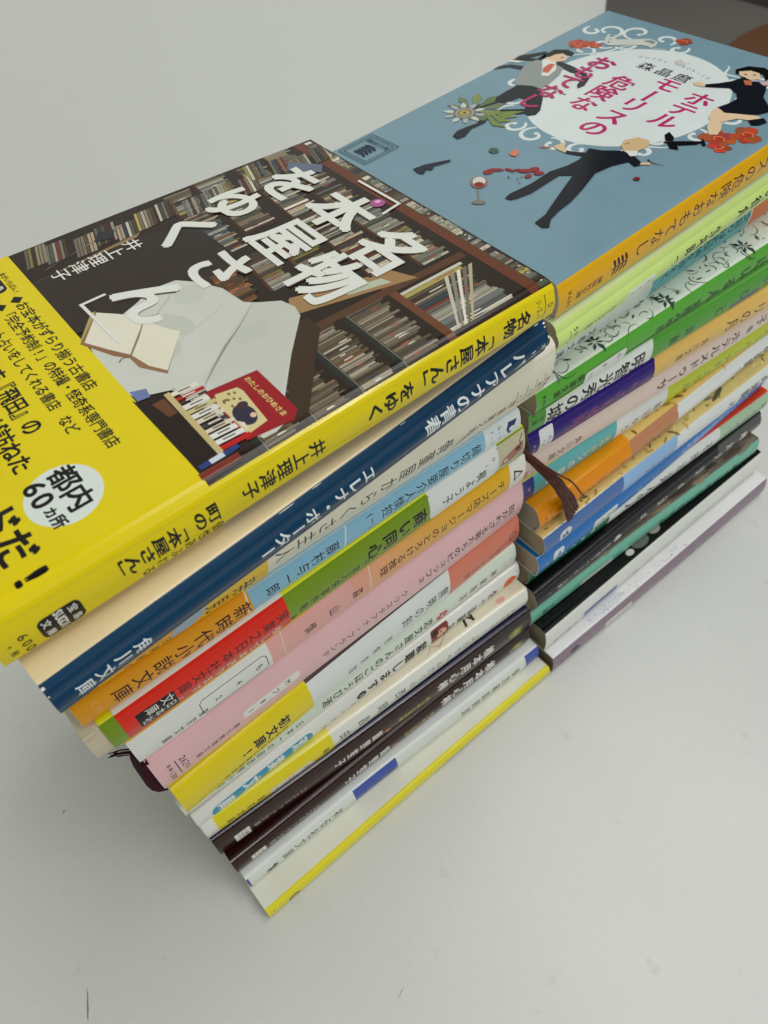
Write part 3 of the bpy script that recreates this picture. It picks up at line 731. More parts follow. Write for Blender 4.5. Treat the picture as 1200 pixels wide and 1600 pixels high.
# ---- cream front / white spine with yellow obi
b = add(-148.9, 4.0, -2.17, 46.5, 58.9, 148.8, 'off white paperback with sketched black letter on cover edge and glossy yellow band', (204, 200, 180), (204, 209, 202), r=1.5, bulge=.3)
c = b.cover
c.poly([(121.4, c.W(6.5)), (120.2, c.W(6.5)), (118.6, c.W(1.8)), (119.8, c.W(1.8))], (54, 56, 40)); c.poly([(121.4, c.W(6.5)), (124.2, c.W(2.6)), (123.4, c.W(2.2)), (120.8, c.W(5.6))], (54, 56, 40)); c.poly([(124.6, c.W(7.0)), (123.4, c.W(7.0)), (122.6, c.W(2.2)), (123.8, c.W(2.2))], (54, 56, 40))
c.ell(137, c.W(2.5), 2.2, 1.3, (196, 150, 146)); c.ribbon([(111, c.W(5)), (106, c.W(2)), (103, c.W(4)), (99, c.W(1))], [.2, .5, .4, .1], (150, 130, 96))
c.vtext('ぶらりへんたくん', 121, 90.2, c.V(.46), 3.2, (40, 44, 42), .0)
c.vtext('西岡昌由', 84, 58.5, c.V(.46), 3.9, (72, 76, 74), .012)
c.vtext('宵待草夜情と', 141, 127, c.V(.34), 1.7, (90, 94, 90))
q = b.band(0.4, 53.2, (216, 208, 90), (222, 208, 20))
q.rect(.4, 4.8, q.V(0), q.V(1.4), (206, 208, 200))
q.htext('新', 49.6, q.V(.38), q.V(.38), 3.0, (40, 36, 20), .02); q.rrect(25.5, 44.2, q.V(.04), q.V(.44), 1.8, (208, 204, 190))
for tx, u in (('お', 41), ('二', 34.5), ('一', 28.2)): q.htext(tx, u, q.V(.25), q.V(.25), 2.8, BK, .01)
q.vtext('東京文庫', 21.8, 9.5, q.V(.34), 2.5, (50, 44, 16), .01)
b.build()

# ---- two maroon ones
def maroon(x, y, th, z0, z1, l, label, du, fr):
    b = add(x, y, th, z0, z1, l, label, fr, (44, 15, 23), r=1.6, bulge=.35, pages=(196, 180, 150))
    c = b.cover
    c.rect(90, l, c.V(-.1), c.V(1.0), (44, 20, 26)); c.rect(112, l, c.V(-.1), c.V(1.0), (40, 26, 30)); c.rect(132, l, c.V(-.1), c.V(1.0), (42, 36, 38))
    c.poly([(143.5 + du, c.V(.3)), (144, c.V(.62)), (140, c.V(.66)), (136.5, c.V(.5)), (138, c.V(.28)), (141, c.V(.2))], (112, 108, 44)); c.ell(141 + du, c.V(.45), 1.6, 1.7, (142, 136, 62)); c.ribbon([(147, c.V(.7)), (144, c.V(.55)), (142, c.V(.6))], [.1, .4, .2], (84, 84, 46))
    c.vtext('橋本用心棒', 125.8, 102, c.V(.52), 5.2, (205, 204, 200), .022, res=3)
    c.vtext('春の風の恋物語', 94.2, 81, c.V(.42), 2.6, (164, 148, 40), .012)
    c.ell(74.8, c.V(.32), 1.3, 1.1, (190, 70, 66)); c.ell(74.6, c.V(.34), .5, .5, (220, 130, 110))
    c.vtext('飯野笙子', 69.8, 52.5, c.V(.44), 3.8, (205, 204, 200), .022)
    c.vtext('コスミック文庫', 36.0, 16.2, c.V(.42), 3.0, (150, 138, 136), .008)
    c.rect(7.0, 13.2, c.V(.20), c.V(.62), (198, 198, 190)); c.htext('150円', 11.4, c.V(.55), c.V(.28), 1.9, BK, .01); c.htext('い2-1', 8.8, c.V(.55), c.V(.28), 1.6, BK, .01); c.rect(9.9, 10.1, c.V(.22), c.V(.60), BK)
    b.build(); return b
maroon(-148.7, 2.6, -2.44, 30.5, 46.5, 148.6, 'upper of two dark maroon paperbacks, just under the one with the glossy yellow band', 0, (24, 27, 50))
maroon(-147.7, -1.2, -.72, 18.2, 30.5, 148.6, 'lower of two dark maroon paperbacks, just above the white one with blue patches', .6, (42, 22, 28))

# ---- white with blue patches
b = add(-146.9, -5.0, -.83, 7.3, 18.2, 149.6, 'white spined paperback with royal blue patches, second from bottom of the near pile', (214, 220, 218), (198, 206, 200), r=1.4, bulge=.3)
c = b.cover
c.rect(50.2, 71.6, c.V(.06), c.V(1.03), (62, 78, 150)); c.vtext('原宏一', 67.8, 54.8, c.V(.4), 3.2, (24, 26, 52), .01)
c.rect(141.8, 149.6, c.V(.0), c.V(1.03), (62, 78, 150))
c.vtext('東京箱庭鉄道', 135.6, 107.6, c.V(.48), 4.2, (38, 42, 40), .006, res=3)
c.vtext('祥伝社文庫', 41.2, 17.6, c.V(.44), 4.6, (34, 38, 34), .008, res=3)
c.poly([(13, c.V(.5)), (11.6, c.V(.62)), (10.2, c.V(.5)), (8.4, c.V(.55)), (7.6, c.V(.42)), (10, c.V(.3)), (12.6, c.V(.34))], (20, 24, 22)); c.rect(7.4, 12, c.V(.1), c.V(.18), (20, 24, 22)); c.rect(9, 9.6, c.V(.1), c.V(.3), (20, 24, 22))
c.rect(0, .8, c.V(.1), c.V(.95), (62, 70, 146))
b.build()

# ---- lowest: cream cover, yellow spine
b = add(-147.4, -16.0, .83, 0, 7.2, 151.3, 'thin paperback with cream cover and narrow yellow spine, lowest of the near pile', (220, 222, 208), (208, 200, 50), r=1.0, bulge=.2)
c = b.cover
c.rect(0, 151.3, c.V(.98), c.V(1.24), (208, 200, 50)); c.rect(84.5, 151.3, c.V(-.1), c.V(.28), (160, 154, 80)); c.rect(0, 36, c.V(-.1), c.V(.1), (188, 184, 130))
c.vtext('小さな町のふしぎな図書館', 129, 92, c.V(.16), 2.2, (60, 58, 30), .0); c.vtext('朝倉かすみ', 55, 40, c.V(.2), 2.2, (60, 58, 30))
c.ell(11.6, c.V(.42), 2.7, 1.5, (44, 42, 26)); c.ell(11.6, c.V(.45), 1.5, .7, (160, 152, 60)); c.htext('60', 2.6, c.V(.7), c.V(.3), 1.4, (90, 86, 40))
b.build()

# ================================================================== far pile, from the top down
SK = (106, 134, 147)
b = add(5.9, 1.5, 2.31, 184.4, 197.0, 148.8, 'greyish blue illustrated paperback with amber spine, top of the far pile', SK, (212, 162, 0), r=1.6, bulge=.35)
c = b.cover; WT = (216, 226, 226); DK = (30, 32, 38)
# white scroll frame
for u_, w_, r_, a_, t_, g_ in ((134, 92, 6.5, 3.6, .85, 1), (139, 82, 6.0, 3.4, .9, -1), (131, 97, 4.2, 1.0, .8, 1), (128.5, 79, 4.6, 2.6, .9, 1), (139.5, 70, 4.6, 4.2, .8, 1), (136, 61.5, 4.0, 5.6, .8, -1),
                               (130, 22, 6.2, 2.4, .7, -1), (124.5, 31, 4.4, 4.2, .8, 1), (118, 20.5, 4.2, 3.4, .8, -1), (104, 16.5, 4.4, 1.2, .8, 1), (88, 19.5, 4.4, .3, .85, -1), (79, 27, 5.0, .6, .9, 1), (69, 26, 4.0, 2.0, .8, -1),
                               (58, 42.5, 4.0, .2, .85, 1), (55.4, 51, 4.4, .8, .9, -1), (56, 60, 5.0, .5, .9, 1), (57, 69.5, 4.2, 5.8, .85, -1), (62.5, 77, 5.4, .4, .85, 1), (70.5, 83, 4.4, 5.4, .8, -1), (80, 90, 4.4, 5.2, .8, 1), (115, 88.5, 4.6, 4.4, .8, 1), (124, 86, 4.2, 4.6, .85, -1)):
    c.curl(u_, c.W(w_), r_, a_, t_, 1.25, WT, g_, .3)
    c.ell(u_ + r_ * .3 * math.cos(a_ + g_ * t_ * 6.283), c.W(w_) + r_ * .3 * math.sin(a_ + g_ * t_ * 6.283), .85, .85, WT, 12)
for a0, a1, rr in ((28, 78, 41), (205, 245, 41.5), (262, 300, 41), (318, 338, 41)):
    Q_ = [(97 + (rr - 1.5 + 1.8 * math.sin(t * .6)) * math.cos(math.radians(a0 + (a1 - a0) * t / 14)), c.W(54 + (rr - 6 + 1.8 * math.sin(t * .6)) * math.sin(math.radians(a0 + (a1 - a0) * t / 14)))) for t in range(15)]
    c.ribbon(Q_, [.25 + .8 * math.sin(math.pi * t / 14) for t in range(15)], WT)
c.ell(97, c.W(54), 37.5, 33, WT, 72)
MG = (160, 46, 94)
for tx, uu, w in (('ホテル', (108.4, 99.4, 89.6), 32.9), ('モーリスの', (110.6, 100.6, 92, 81.6, 71.8), 47.6), ('危険な', (102.4, 92.6, 82.6), 61.3)):
    c.up()
    for ch_, u in zip(tx, uu): c.ch(ch_, u, c.W(w), 10.2, 10.2, MG, .026, True, 4)
for u, w in ((112.5, 71.6), (103.5, 56.8), (94, 71.6), (84, 70.8), (84.6, 57.2)): c.rect(u - .45, u + .45, c.W(w - .45), c.W(w + .45), (60, 60, 60))
c.up()
for ch_, w in zip('森晶麿', (61.9, 54.2, 46.6)): c.ch(ch_, 117.9, c.W(w), 6.2, 6.6, (38, 38, 42), .012, False, 3)
c.up(); s_ = 'HOTEL MAURICE'
for k, ch_ in enumerate(s_):
    f = k / 12; c.ch(ch_, 123.2 + 2.4 * math.sin(math.pi * f), c.W(68.4 - 28.8 * f), 2.4, 2.2, (120, 122, 128), .0, False, 2)
for k in range(26): c.ell(127.5 + random.uniform(-1.6, 1.6), c.W(54 + random.uniform(-2.4, 2.4)), .35, .35, (176, 156, 160), 6)
def P(pts, col): c.poly([(u, c.W(w)) for u, w in pts], col)
RO = (160, 74, 56)
def rose(u, w, r):
    rr = random.Random(int(u * 7 + w))
    for k in range(7):
        a = k * .9 + rr.random(); c.ell(u + r * .55 * math.cos(a), c.W(w + r * .6 * math.sin(a)), r * .62, r * .46, tuple(int(q * rr.uniform(.8, 1.12)) for q in RO), 10, a)
    c.ell(u, c.W(w), r * .4, r * .35, (150, 56, 42), 10); c.curl(u, c.W(w), r * .5, rr.random() * 6, .8, .35, (206, 120, 92))
rose(118.2, 93.4, 3.6); rose(121, 88.6, 2.7); rose(142.4, 63.6, 2.8); rose(90, 13, 5.0); rose(86.6, 9.6, 3.2); rose(97.6, 7.6, 4.6)
# rabbit
GR = (176, 182, 176)
P([(124.5, 87), (127.5, 87.5), (130, 84), (133, 80), (137, 75), (136.6, 71), (133, 69.5), (131, 70), (131.5, 73), (129, 77), (125.5, 81), (123.6, 84)], GR)
P([(126, 87.4), (128, 87.2), (132, 89.5), (131, 90.2)], GR); P([(127.4, 86), (129, 85), (133, 86.5), (132.4, 87.6)], GR); c.ell(125.9, c.W(85.4), .5, .5, (70, 50, 48), 8)
P([(134, 76), (136.4, 74), (136, 71.6), (134, 71)], (120, 128, 126)); P([(131, 70), (133, 66), (133.5, 63.5), (131.8, 66), (130, 70.5)], (150, 158, 152))
# running figure in grey waistcoat
P([(83, 104.5), (88, 101), (89, 96), (92, 92), (96, 90), (99, 86), (98, 80), (99, 76), (96, 73.5), (92, 72), (90, 70), (93, 69.5), (99, 72), (101.5, 77), (102.5, 84), (102.5, 89), (99, 94), (92, 97), (90, 102), (86, 105)], (40, 42, 52))
P([(98.5, 97), (100.4, 91), (99, 84.5), (94, 82), (88, 80.5), (82, 79.8), (77.5, 83), (78, 88.5), (82, 92.5), (88, 95.5), (94, 98)], (126, 134, 132))
P([(100.5, 96), (102.4, 91), (97, 86), (91, 84.6), (90, 87), (95, 91)], (196, 200, 192)); P([(99, 91), (99.8, 89), (93, 86.3), (92, 88.4), (95, 90.6)], (172, 92, 70))
P([(79, 89), (82, 84), (82, 79.8), (77, 74.5), (70, 69.4), (66.6, 68.4), (64.4, 70), (65.4, 72.6), (72, 78), (73.5, 84), (75, 88)], DK); P([(67.4, 74.4), (65.4, 71.6), (60, 76.4), (55.4, 81.6), (51, 83), (51, 86), (57, 85), (62.6, 80)], DK); P([(76, 88.6), (74.5, 81), (66, 82.6), (58, 85.4), (54, 88), (56, 90), (66, 88)], DK)
P([(50, 80), (46, 81), (42, 81.5), (38.5, 80), (38, 77.2), (41, 76.6), (46, 78.6), (52, 78), (56, 80), (55, 82.4)], DK)
P([(101, 95), (105.5, 96.6), (108.4, 93), (107, 89), (104, 88), (101, 90.5)], (206, 180, 150))
P([(104.5, 97.5), (109, 97.5), (112, 93.5), (111, 89.5), (108.5, 88.6), (108.6, 92.5), (106, 94.5), (103.5, 94.6), (99.5, 97.5), (96, 103.6), (93, 104.4), (97, 98), (100.4, 95)], (26, 24, 28))
P([(95, 104.4), (98, 100.6), (103, 98.2), (104.6, 96.4), (106, 99), (101, 102), (97.6, 104.6)], (34, 32, 36)); P([(91, 104.4), (92.5, 101), (95, 99.4), (93.6, 103), (92.8, 104.5)], (196, 196, 186))
c.ell(105.4, c.W(90.6), .45, .6, (40, 30, 30), 8)
# passion flower with leaves
for k in range(9):
    a = k * .7; P([(56 + 2 * math.cos(a), 88 + 2 * math.sin(a)), (58 + 8 * math.cos(a + .25), 88 + 8.6 * math.sin(a + .25)), (58 + 10.5 * math.cos(a), 88.5 + 10.5 * math.sin(a)), (57 + 8 * math.cos(a - .25), 88 + 8 * math.sin(a - .25))], [(86, 104, 70), (112, 126, 74), (98, 110, 82)][k % 3])
for k in range(10):
    a = k * .628 + .2; P([(52.5 + 1.4 * math.cos(a + .5), 88.5 + 1.4 * math.sin(a + .5)), (52.5 + 6 * math.cos(a + .16), 88.5 + 6.4 * math.sin(a + .16)), (52.5 + 7.6 * math.cos(a), 88.5 + 8 * math.sin(a)), (52.5 + 6 * math.cos(a - .16), 88.5 + 6.4 * math.sin(a - .16)), (52.5 + 1.4 * math.cos(a - .5), 88.5 + 1.4 * math.sin(a - .5))], (176, 180, 168) if k % 2 else (146, 154, 150))
for k in range(20):
    a = k * .314; c.ribbon([(52.5 + 2.2 * math.cos(a), c.W(88.5 + 2.2 * math.sin(a))), (52.5 + 4.4 * math.cos(a), c.W(88.5 + 4.6 * math.sin(a)))], [.5, .2], (92, 92, 118))
c.ell(52.5, c.W(88.5), 4.0, 4.0, (104, 104, 118)); c.ell(52.5, c.W(88.5), 3.2, 3.2, (150, 150, 128)); c.ell(52.5, c.W(88.5), 2.7, 2.7, (118, 112, 70)); c.ell(52.5, c.W(88.5), 1.6, 1.6, (168, 150, 96)); c.ell(52.5, c.W(88.5), .8, .8, (96, 76, 50))
for k in range(4): P([(60 - k, 80 + k), (64 - k * 3, 76), (66 - k * 4, 73 - k), (61 - k * 3, 75)], (104, 122, 66))
for _ in range(3): c.up()
for ch_, u in zip('おもてなし', (110.4, 101, 92, 82.4, 73.2)): c.ch(ch_, u, c.W(76), 10.2, 10.2, MG, .026, True, 4)
# man in black, lower
P([(62, 36), (65.5, 31.5), (66.5, 27), (63, 24.5), (56.5, 27.5), (50, 28.6), (40, 25.4), (33, 23.6), (27, 23), (22, 21.8), (18.6, 19.4), (17.2, 20.8), (17.8, 24.2), (23, 24.8), (29, 27.2), (38, 30.6), (44.6, 33), (42, 36.2), (36, 36), (29, 35.8), (24, 37), (22, 38), (21.8, 40), (24.6, 40.6), (33, 39.6), (42, 40), (48, 38.2), (53, 37.8), (57, 38.8), (60.5, 40)], DK)
P([(58, 38.6), (56, 42), (55, 44.6), (53.4, 43.6), (55.2, 39), (57, 36)], DK); P([(55, 44.4), (56.6, 46.8), (58.6, 48.6), (57.2, 48.9), (54.4, 49.6), (53.6, 47), (53.6, 44)], (188, 166, 130)); P([(53, 49.5), (51, 52.5), (51.6, 52.9), (53.8, 50)], (160, 100, 80))
P([(62, 26), (60.5, 22), (63.2, 20.8), (64.5, 23.6), (65.5, 26)], DK); P([(62.4, 21.6), (64.4, 19), (65.4, 19.8), (63.8, 22)], (190, 168, 136)); c.ribbon([(66.5, c.W(21.6)), (65.6, c.W(19.6)), (66.6, c.W(15.6))], [.5, .4, .1], (80, 30, 40))
P([(65.6, 29.8), (68, 33.4), (71.6, 34.6), (75.6, 32.4), (76.2, 28.4), (73, 26.4), (69.4, 27), (66.6, 27.8)], (182, 158, 120)); P([(66.4, 30.4), (68.6, 27), (66, 25.6), (64.6, 27)], (218, 222, 216)); c.ribbon([(69.5, c.W(33)), (71, c.W(32.2))], .3, (60, 44, 38))
# girl
P([(131, 34), (134, 36), (138.5, 34), (140.6, 29), (139, 24.6), (135, 22.6), (132.6, 23.4), (136, 26.4), (136.4, 30), (133, 32.4)], (28, 24, 28))
P([(130.8, 32.4), (133.2, 34.2), (136, 31.4), (136, 28), (133, 25.4), (130, 27.4)], (214, 190, 158)); c.ell(132.6, c.W(31.2), .4, .6, (40, 28, 28), 8); c.ell(133.9, c.W(28.6), .4, .6, (40, 28, 28), 8)
P([(130.8, 30.6), (129.4, 26.6), (131.5, 22.4), (127, 19.6), (122, 17.4), (118, 13), (114.5, 10.4), (111, 12), (107.6, 17), (105.2, 22.4), (107, 25), (112, 23.6), (116, 23.4), (119, 25.6), (121, 29.6), (118, 34.5), (116.6, 37), (118.4, 37.6), (122, 34.4), (125.6, 32)], DK)
P([(116.6, 36.6), (115.8, 40.2), (117.4, 41.6), (119, 40.2), (118.4, 37.4)], (214, 190, 158)); P([(128.6, 29.4), (129.6, 27), (127, 25), (126, 27)], (168, 96, 70)); P([(130.5, 24.6), (133, 22), (131, 19.8), (129, 22)], (176, 150, 152))
P([(107.2, 24.8), (104.4, 24.8), (99.6, 23), (98, 20.4), (100, 18), (104.6, 15.6), (106, 12), (109, 9.6), (110, 11.6), (107.6, 16.8), (105.4, 21)], (214, 190, 158)); P([(103.6, 9.8), (105.8, 12.4), (110, 9.4), (108, 7), (105, 8)], DK); P([(98.6, 21.6), (94.5, 20), (90.6, 16.5), (92, 14.4), (96, 15.6), (99.4, 18)], (214, 190, 158)); P([(85, 15.6), (87.6, 16.6), (84.4, 13), (83.4, 13.6)], DK)
# butterfly, glass, splash, pistol, leaf, petals
P([(79, 24.4), (82, 27), (84.4, 27), (82.4, 23.6), (80.4, 22.6)], (24, 26, 30)); P([(80, 22.8), (82.4, 20), (86.2, 15), (83.2, 15.6), (79.4, 19.4), (78.6, 22)], (24, 26, 30)); P([(78.6, 23.6), (79.6, 20.6), (77, 18), (76, 20.6)], (24, 26, 30)); c.ribbon([(78, c.W(24.4)), (80.4, c.W(21))], .8, (20, 20, 24))
c.ribbon([(20, c.W(49.6)), (15.4, c.W(44.6))], .5, (120, 116, 104)); c.ell(15.0, c.W(44.4), 1.1, 2.2, (110, 108, 98), 20, .7); c.ell(23.2, c.W(52.4), 3.5, 2.7, (134, 96, 90), 24, .8); c.ell(23.6, c.W(52.8), 2.7, 2.0, (184, 184, 172), 20, .8); c.ell(22.2, c.W(51.4), 1.5, 1.7, (118, 40, 42), 14)
for u, w, a_, b_, r_ in ((29.6, 54.6, 1.8, 1.4, .3), (32, 53.6, 2.6, .9, .9), (34.6, 50.6, 1.4, .7, 1.4), (36, 48.6, 1.5, .6, .6), (37.4, 46.0, 2.4, 1.2, .8), (39.8, 44.4, 1.6, 1.5, .4), (35.6, 43.2, 1.3, 1.0, 0), (39, 41.8, 1.7, 1.1, .7)): c.ell(u, c.W(w), a_, b_, (126, 42, 46), 14, -r_)
for k in range(9): c.ell(34 + random.uniform(-4, 8), c.W(46 + random.uniform(-6, 8)), .3, .3, (110, 40, 46), 8)
P([(15.4, 74.6), (14.6, 71), (15.6, 69.6), (17.8, 70.8), (18.6, 69.4), (20, 69.6), (20.4, 70.6), (26.6, 68.4), (27, 69.6), (19.6, 73.6), (17.6, 74)], (34, 38, 52))
P([(38.8, 63.6), (40.8, 64.6), (42, 62.6), (40.6, 60.6), (38.6, 61.4)], (62, 84, 72)); P([(42, 57.4), (45.4, 57.8), (44.6, 55.4), (42, 54.4), (41.4, 56)], (190, 110, 84)); P([(54.4, 17.8), (56, 18), (56.4, 16.6), (55, 15.8), (54.2, 16.8)], (96, 44, 46))
# publisher's square mark
for a0, a1, w0, w1 in ((7.2, 22, 88.9, 102.7), (8.4, 20.8, 90.1, 101.5)):
    for q in ([(a0, w0), (a1, w0)], [(a1, w0), (a1, w1)], [(a1, w1), (a0, w1)], [(a0, w1), (a0, w0)]): c.ribbon([(u, c.W(w)) for u, w in q], .28, (30, 44, 58))
c.htext('講談社文庫', 18.6, c.W(100), c.W(91.4), 2.3, (30, 44, 58), .0)
c.ribbon([(10, c.W(96)), (16.4, c.W(96))], .5, (30, 44, 58))
for k in range(4):
    for sg in (-1, 1): c.ell(11 + k * 1.6, c.W(96 + sg * 1.5), .55, 1.5, (30, 44, 58), 10, sg * .35)
c.h = 0.0
# spine
BR = (64, 34, 16)
for k, ch_ in enumerate('ホテル・モーリスの危険なおもてなし'): 
    if k == 0: c.up()
    c.ch(ch_, 143.0 - k * 6.68, c.V(.5), 6.2, 5.2, BR, .008, True, 3)
c.ribbon([(22.6, c.V(.45)), (29.5, c.V(.45))], .5, BR)
for k in range(4):
    for sg in (-1, 1): c.ell(23.8 + k * 1.7, c.V(.45) + sg * 1.5, .55, 1.5, BR, 10, sg * .35)
c.vtext('講談社文庫', 17.6, 8.4, c.V(.38), 2.6, BR, .0)
c.htext('¥680', 4.6, c.V(.62), c.V(.22), 2.1, BR, .01)
c.poly([(44, c.V(.06)), (60, c.V(.06)), (64, c.V(-.06)), (44, c.V(-.06))], (150, 60, 40))
b.build()

# ---- lime
LM = (190, 216, 128)
b = add(5.0, .3, 2.45, 172.4, 184.4, 149, 'lime green spined paperback with grey number tab, second from top of far pile', (206, 222, 168), LM, r=2.2, bulge=.6)
c = b.cover
c.rrect(31.4, 44.8, c.V(.1), c.V(.56), 1.4, (204, 210, 202))
for tx, u in (('と', 41.4), ('18', 37), ('2', 33.8)): c.htext(tx, u, c.V(.40), c.V(.28) if len(tx) > 1 else c.V(.34), 2.4, BK, .0)
c.vtext('中公文庫', 24.8, 14.0, c.V(.3), 2.9, (40, 52, 30), .006, res=3); c.htext('500', 7.6, c.V(.6), c.V(.3), 2.4, BK, .0); c.rect(5.2, 5.45, c.V(.14), c.V(.62), BK)
c.vtext('堂場瞬一', 75, 55, c.V(.38), 4.4, (34, 44, 28), .016, res=3)
c.vtext('夜の終わりの街角', 140, 90, c.V(.4), 4.6, (34, 44, 28), .016)
b.build()

# ---- grey/teal
b = add(3.0, 7.7, 1.47, 159.3, 172.4, 149, 'paperback with grey foot, teal middle and rust orange head, just under the lime green one', (190, 196, 192), (178, 188, 184), r=1.5, bulge=.3)
c = b.cover
c.rect(57, 111, c.V(-.1), c.V(1.1), (84, 148, 152)); c.rect(111.5, 149, c.V(-.1), c.V(1.1), (182, 104, 66)); c.rect(111, 111.6, c.V(-.1), c.V(1.1), (206, 208, 200))
c.vtext('文春文庫の', 8.0 + 20, 8.0, c.V(.25), 3.0, BK, .0)
c.vtext('文盲りは名探偵を添えて', 108.5, 63.5, c.V(.46), 4.2, (24, 44, 50), .01)
b.build()

# ---- two greens
def vines(c, seed, u0, u1, w0, w1, n=60):
    rr = random.Random(seed)
    for k in range(n):
        u = rr.uniform(u0, u1); w = rr.uniform(w0, w1); a = rr.uniform(0, 6.28); g = rr.choice([(70, 84, 80), (96, 110, 104), (54, 66, 62), (120, 134, 126)])
        if rr.random() < .55:
            L = rr.uniform(1.5, 4); c.poly([(u, c.W(w)), (u + L * .5 * math.cos(a + .3), c.W(w + L * .5 * math.sin(a + .3))), (u + L * math.cos(a), c.W(w + L * math.sin(a))), (u + L * .5 * math.cos(a - .3), c.W(w + L * .5 * math.sin(a - .3)))], g)
        else:
            L = rr.uniform(3, 8); Q = []
            for i in range(7):
                t = i / 6; Q.append((u + L * t * math.cos(a + t * 1.6), c.W(w + L * t * math.sin(a + t * 1.6))))
            c.ribbon(Q, [.15, .3, .35, .35, .3, .2, .1], g)
GN = (76, 148, 48)
b = add(1.4, 2.8, -1.22, 149.0, 159.3, 149, 'bright green paperback with leaf drawings on its pale cover edge and white number tab', (194, 204, 194), GN, r=1.2, bulge=.25)
c = b.cover
vines(c, 4, 5, 147, .5, 11, 150)
for (u_, w_) in ((62, 3), (30, 4), (104, 4)):
    for k in range(7):
        a = k * .9 + .3; L = 3.2 + (k % 3); c.poly([(u_ + .5 * math.cos(a), c.W(w_ + .5 * math.sin(a))), (u_ + L * .55 * math.cos(a + .25), c.W(w_ + L * .55 * math.sin(a + .25))), (u_ + L * math.cos(a), c.W(w_ + L * math.sin(a))), (u_ + L * .55 * math.cos(a - .25), c.W(w_ + L * .55 * math.sin(a - .25)))], (48, 66, 62))
c.rect(0, 149, c.V(-.1), c.V(.12), (92, 154, 76))
c.rrect(21.2, 40.4, c.V(.04), c.V(.54), 1.2, (202, 208, 202))
for tx, u in (('み', 37.0), ('8', 30.4), ('15', 24.0)): c.htext(tx, u, c.V(.36), c.V(.2) if len(tx) > 1 else c.V(.3), 2.4, BK, .0)
c.vtext('新潮文庫', 19.2, 8.6, c.V(.45), 2.8, (20, 50, 20), .0); c.htext('¥455', 3.2, c.V(.7), c.V(.2), 1.9, (20, 50, 20), .0)
c.vtext('宮部みゆき', 75, 57, c.V(.3), 3.8, (26, 52, 26), .006, res=3); c.vtext('ここにいる人', 126, 84, c.V(.3), 4.6, (20, 40, 22), .01, res=3)
b.build()
b = add(1.4, 5.2, -3.12, 138.5, 149.0, 149, 'dull green paperback with long white title block, just above the purple banded one', (92, 146, 76), (70, 136, 50), r=1.2, bulge=.25)
c = b.cover
c.rect(7.2, 55.4, c.V(-.1), c.V(1.02), (196, 202, 198))
c.vtext('明智光秀の城', 48.5, 11.0, c.V(.38), 6.6, (30, 34, 32), .022, res=3)
c.vtext('遠藤', 74, 66, c.V(.35), 3.9, (24, 48, 26), .01); c.vtext('こいびと', 128, 90, c.V(.4), 4.4, (24, 48, 26), .0)
c.rect(96, 112, c.V(-.1), c.V(.3), (46, 86, 110)); c.rect(60, 92, c.V(-.1), c.V(.08), (160, 170, 120)); c.vtext('文庫', 5.0, 2.2, c.V(.5), 2.0, (24, 48, 26))
b.build()

# ---- tan with purple band
b = add(2.1, 6.0, -4.21, 126.6, 138.5, 149, 'sandy tan paperback with deep purple band over its foot half', (214, 182, 104), (212, 176, 98), r=1.6, bulge=.4)
c = b.cover
c.vtext('角川文庫', 84, 71, c.V(.4), 3.0, (60, 44, 26), .0); c.vtext('ギャルリの月', 135, 98, c.V(.45), 5.0, (56, 40, 26), .006, res=3)
c.rect(0, 149, c.V(-.1), c.V(.05), (50, 30, 30))
q = b.band(0, 58.2, (50, 28, 110), (42, 24, 100))
rr = random.Random(5)
for k in range(40):
    u = rr.uniform(14, 54); v = rr.uniform(.12, .55); a = rr.uniform(-.3, .9); L = rr.uniform(2, 6)
    q.poly([(u, q.V(v)), (u + L * math.cos(a), q.V(v) + L * .3 * math.sin(a)), (u + L * .8, q.V(v) + .9), (u - .2, q.V(v) + .5)], rr.choice([(128, 52, 92), (150, 60, 84), (104, 48, 104), (84, 44, 110)]))
q.rrect(4.6, 10.6, q.V(.08), q.V(.95), .6, (200, 204, 206)); q.htext('Mふ', 9.0, q.V(.5), q.V(.25), 1.8, (44, 50, 70)); q.htext('440', 2.4, q.V(.5), q.V(.2), 1.6, (190, 190, 206)); q.htext('16', 6.6, q.V(.5), q.V(.3), 1.7, (44, 50, 70))
b.build()

# ---- pinkish
b = add(1.7, 6.8, -2.89, 113.3, 126.6, 149, 'pale pinkish beige paperback with widely spaced black title and grey dot', (212, 204, 196), (212, 194, 184), r=1.4, bulge=.3)
c = b.cover
c.vtext('ホテルメドゥーサ', 108, 67.4, c.V(.46), 5.8, (34, 28, 30), .016, res=3); c.ell(116.5, c.V(.4), 2.0, 1.8, (128, 128, 118)); c.ell(116.5, c.V(.4), .9, .8, (90, 92, 84)); c.vtext('尾崎英子', 144, 123, c.V(.46), 4.6, (34, 28, 30), .014)
c.vtext('角川文庫', 26, 13.6, c.V(.36), 3.4, (70, 58, 60), .01); c.rect(0, 2.5, c.V(.1), c.V(.4), (190, 120, 110))
b.build()

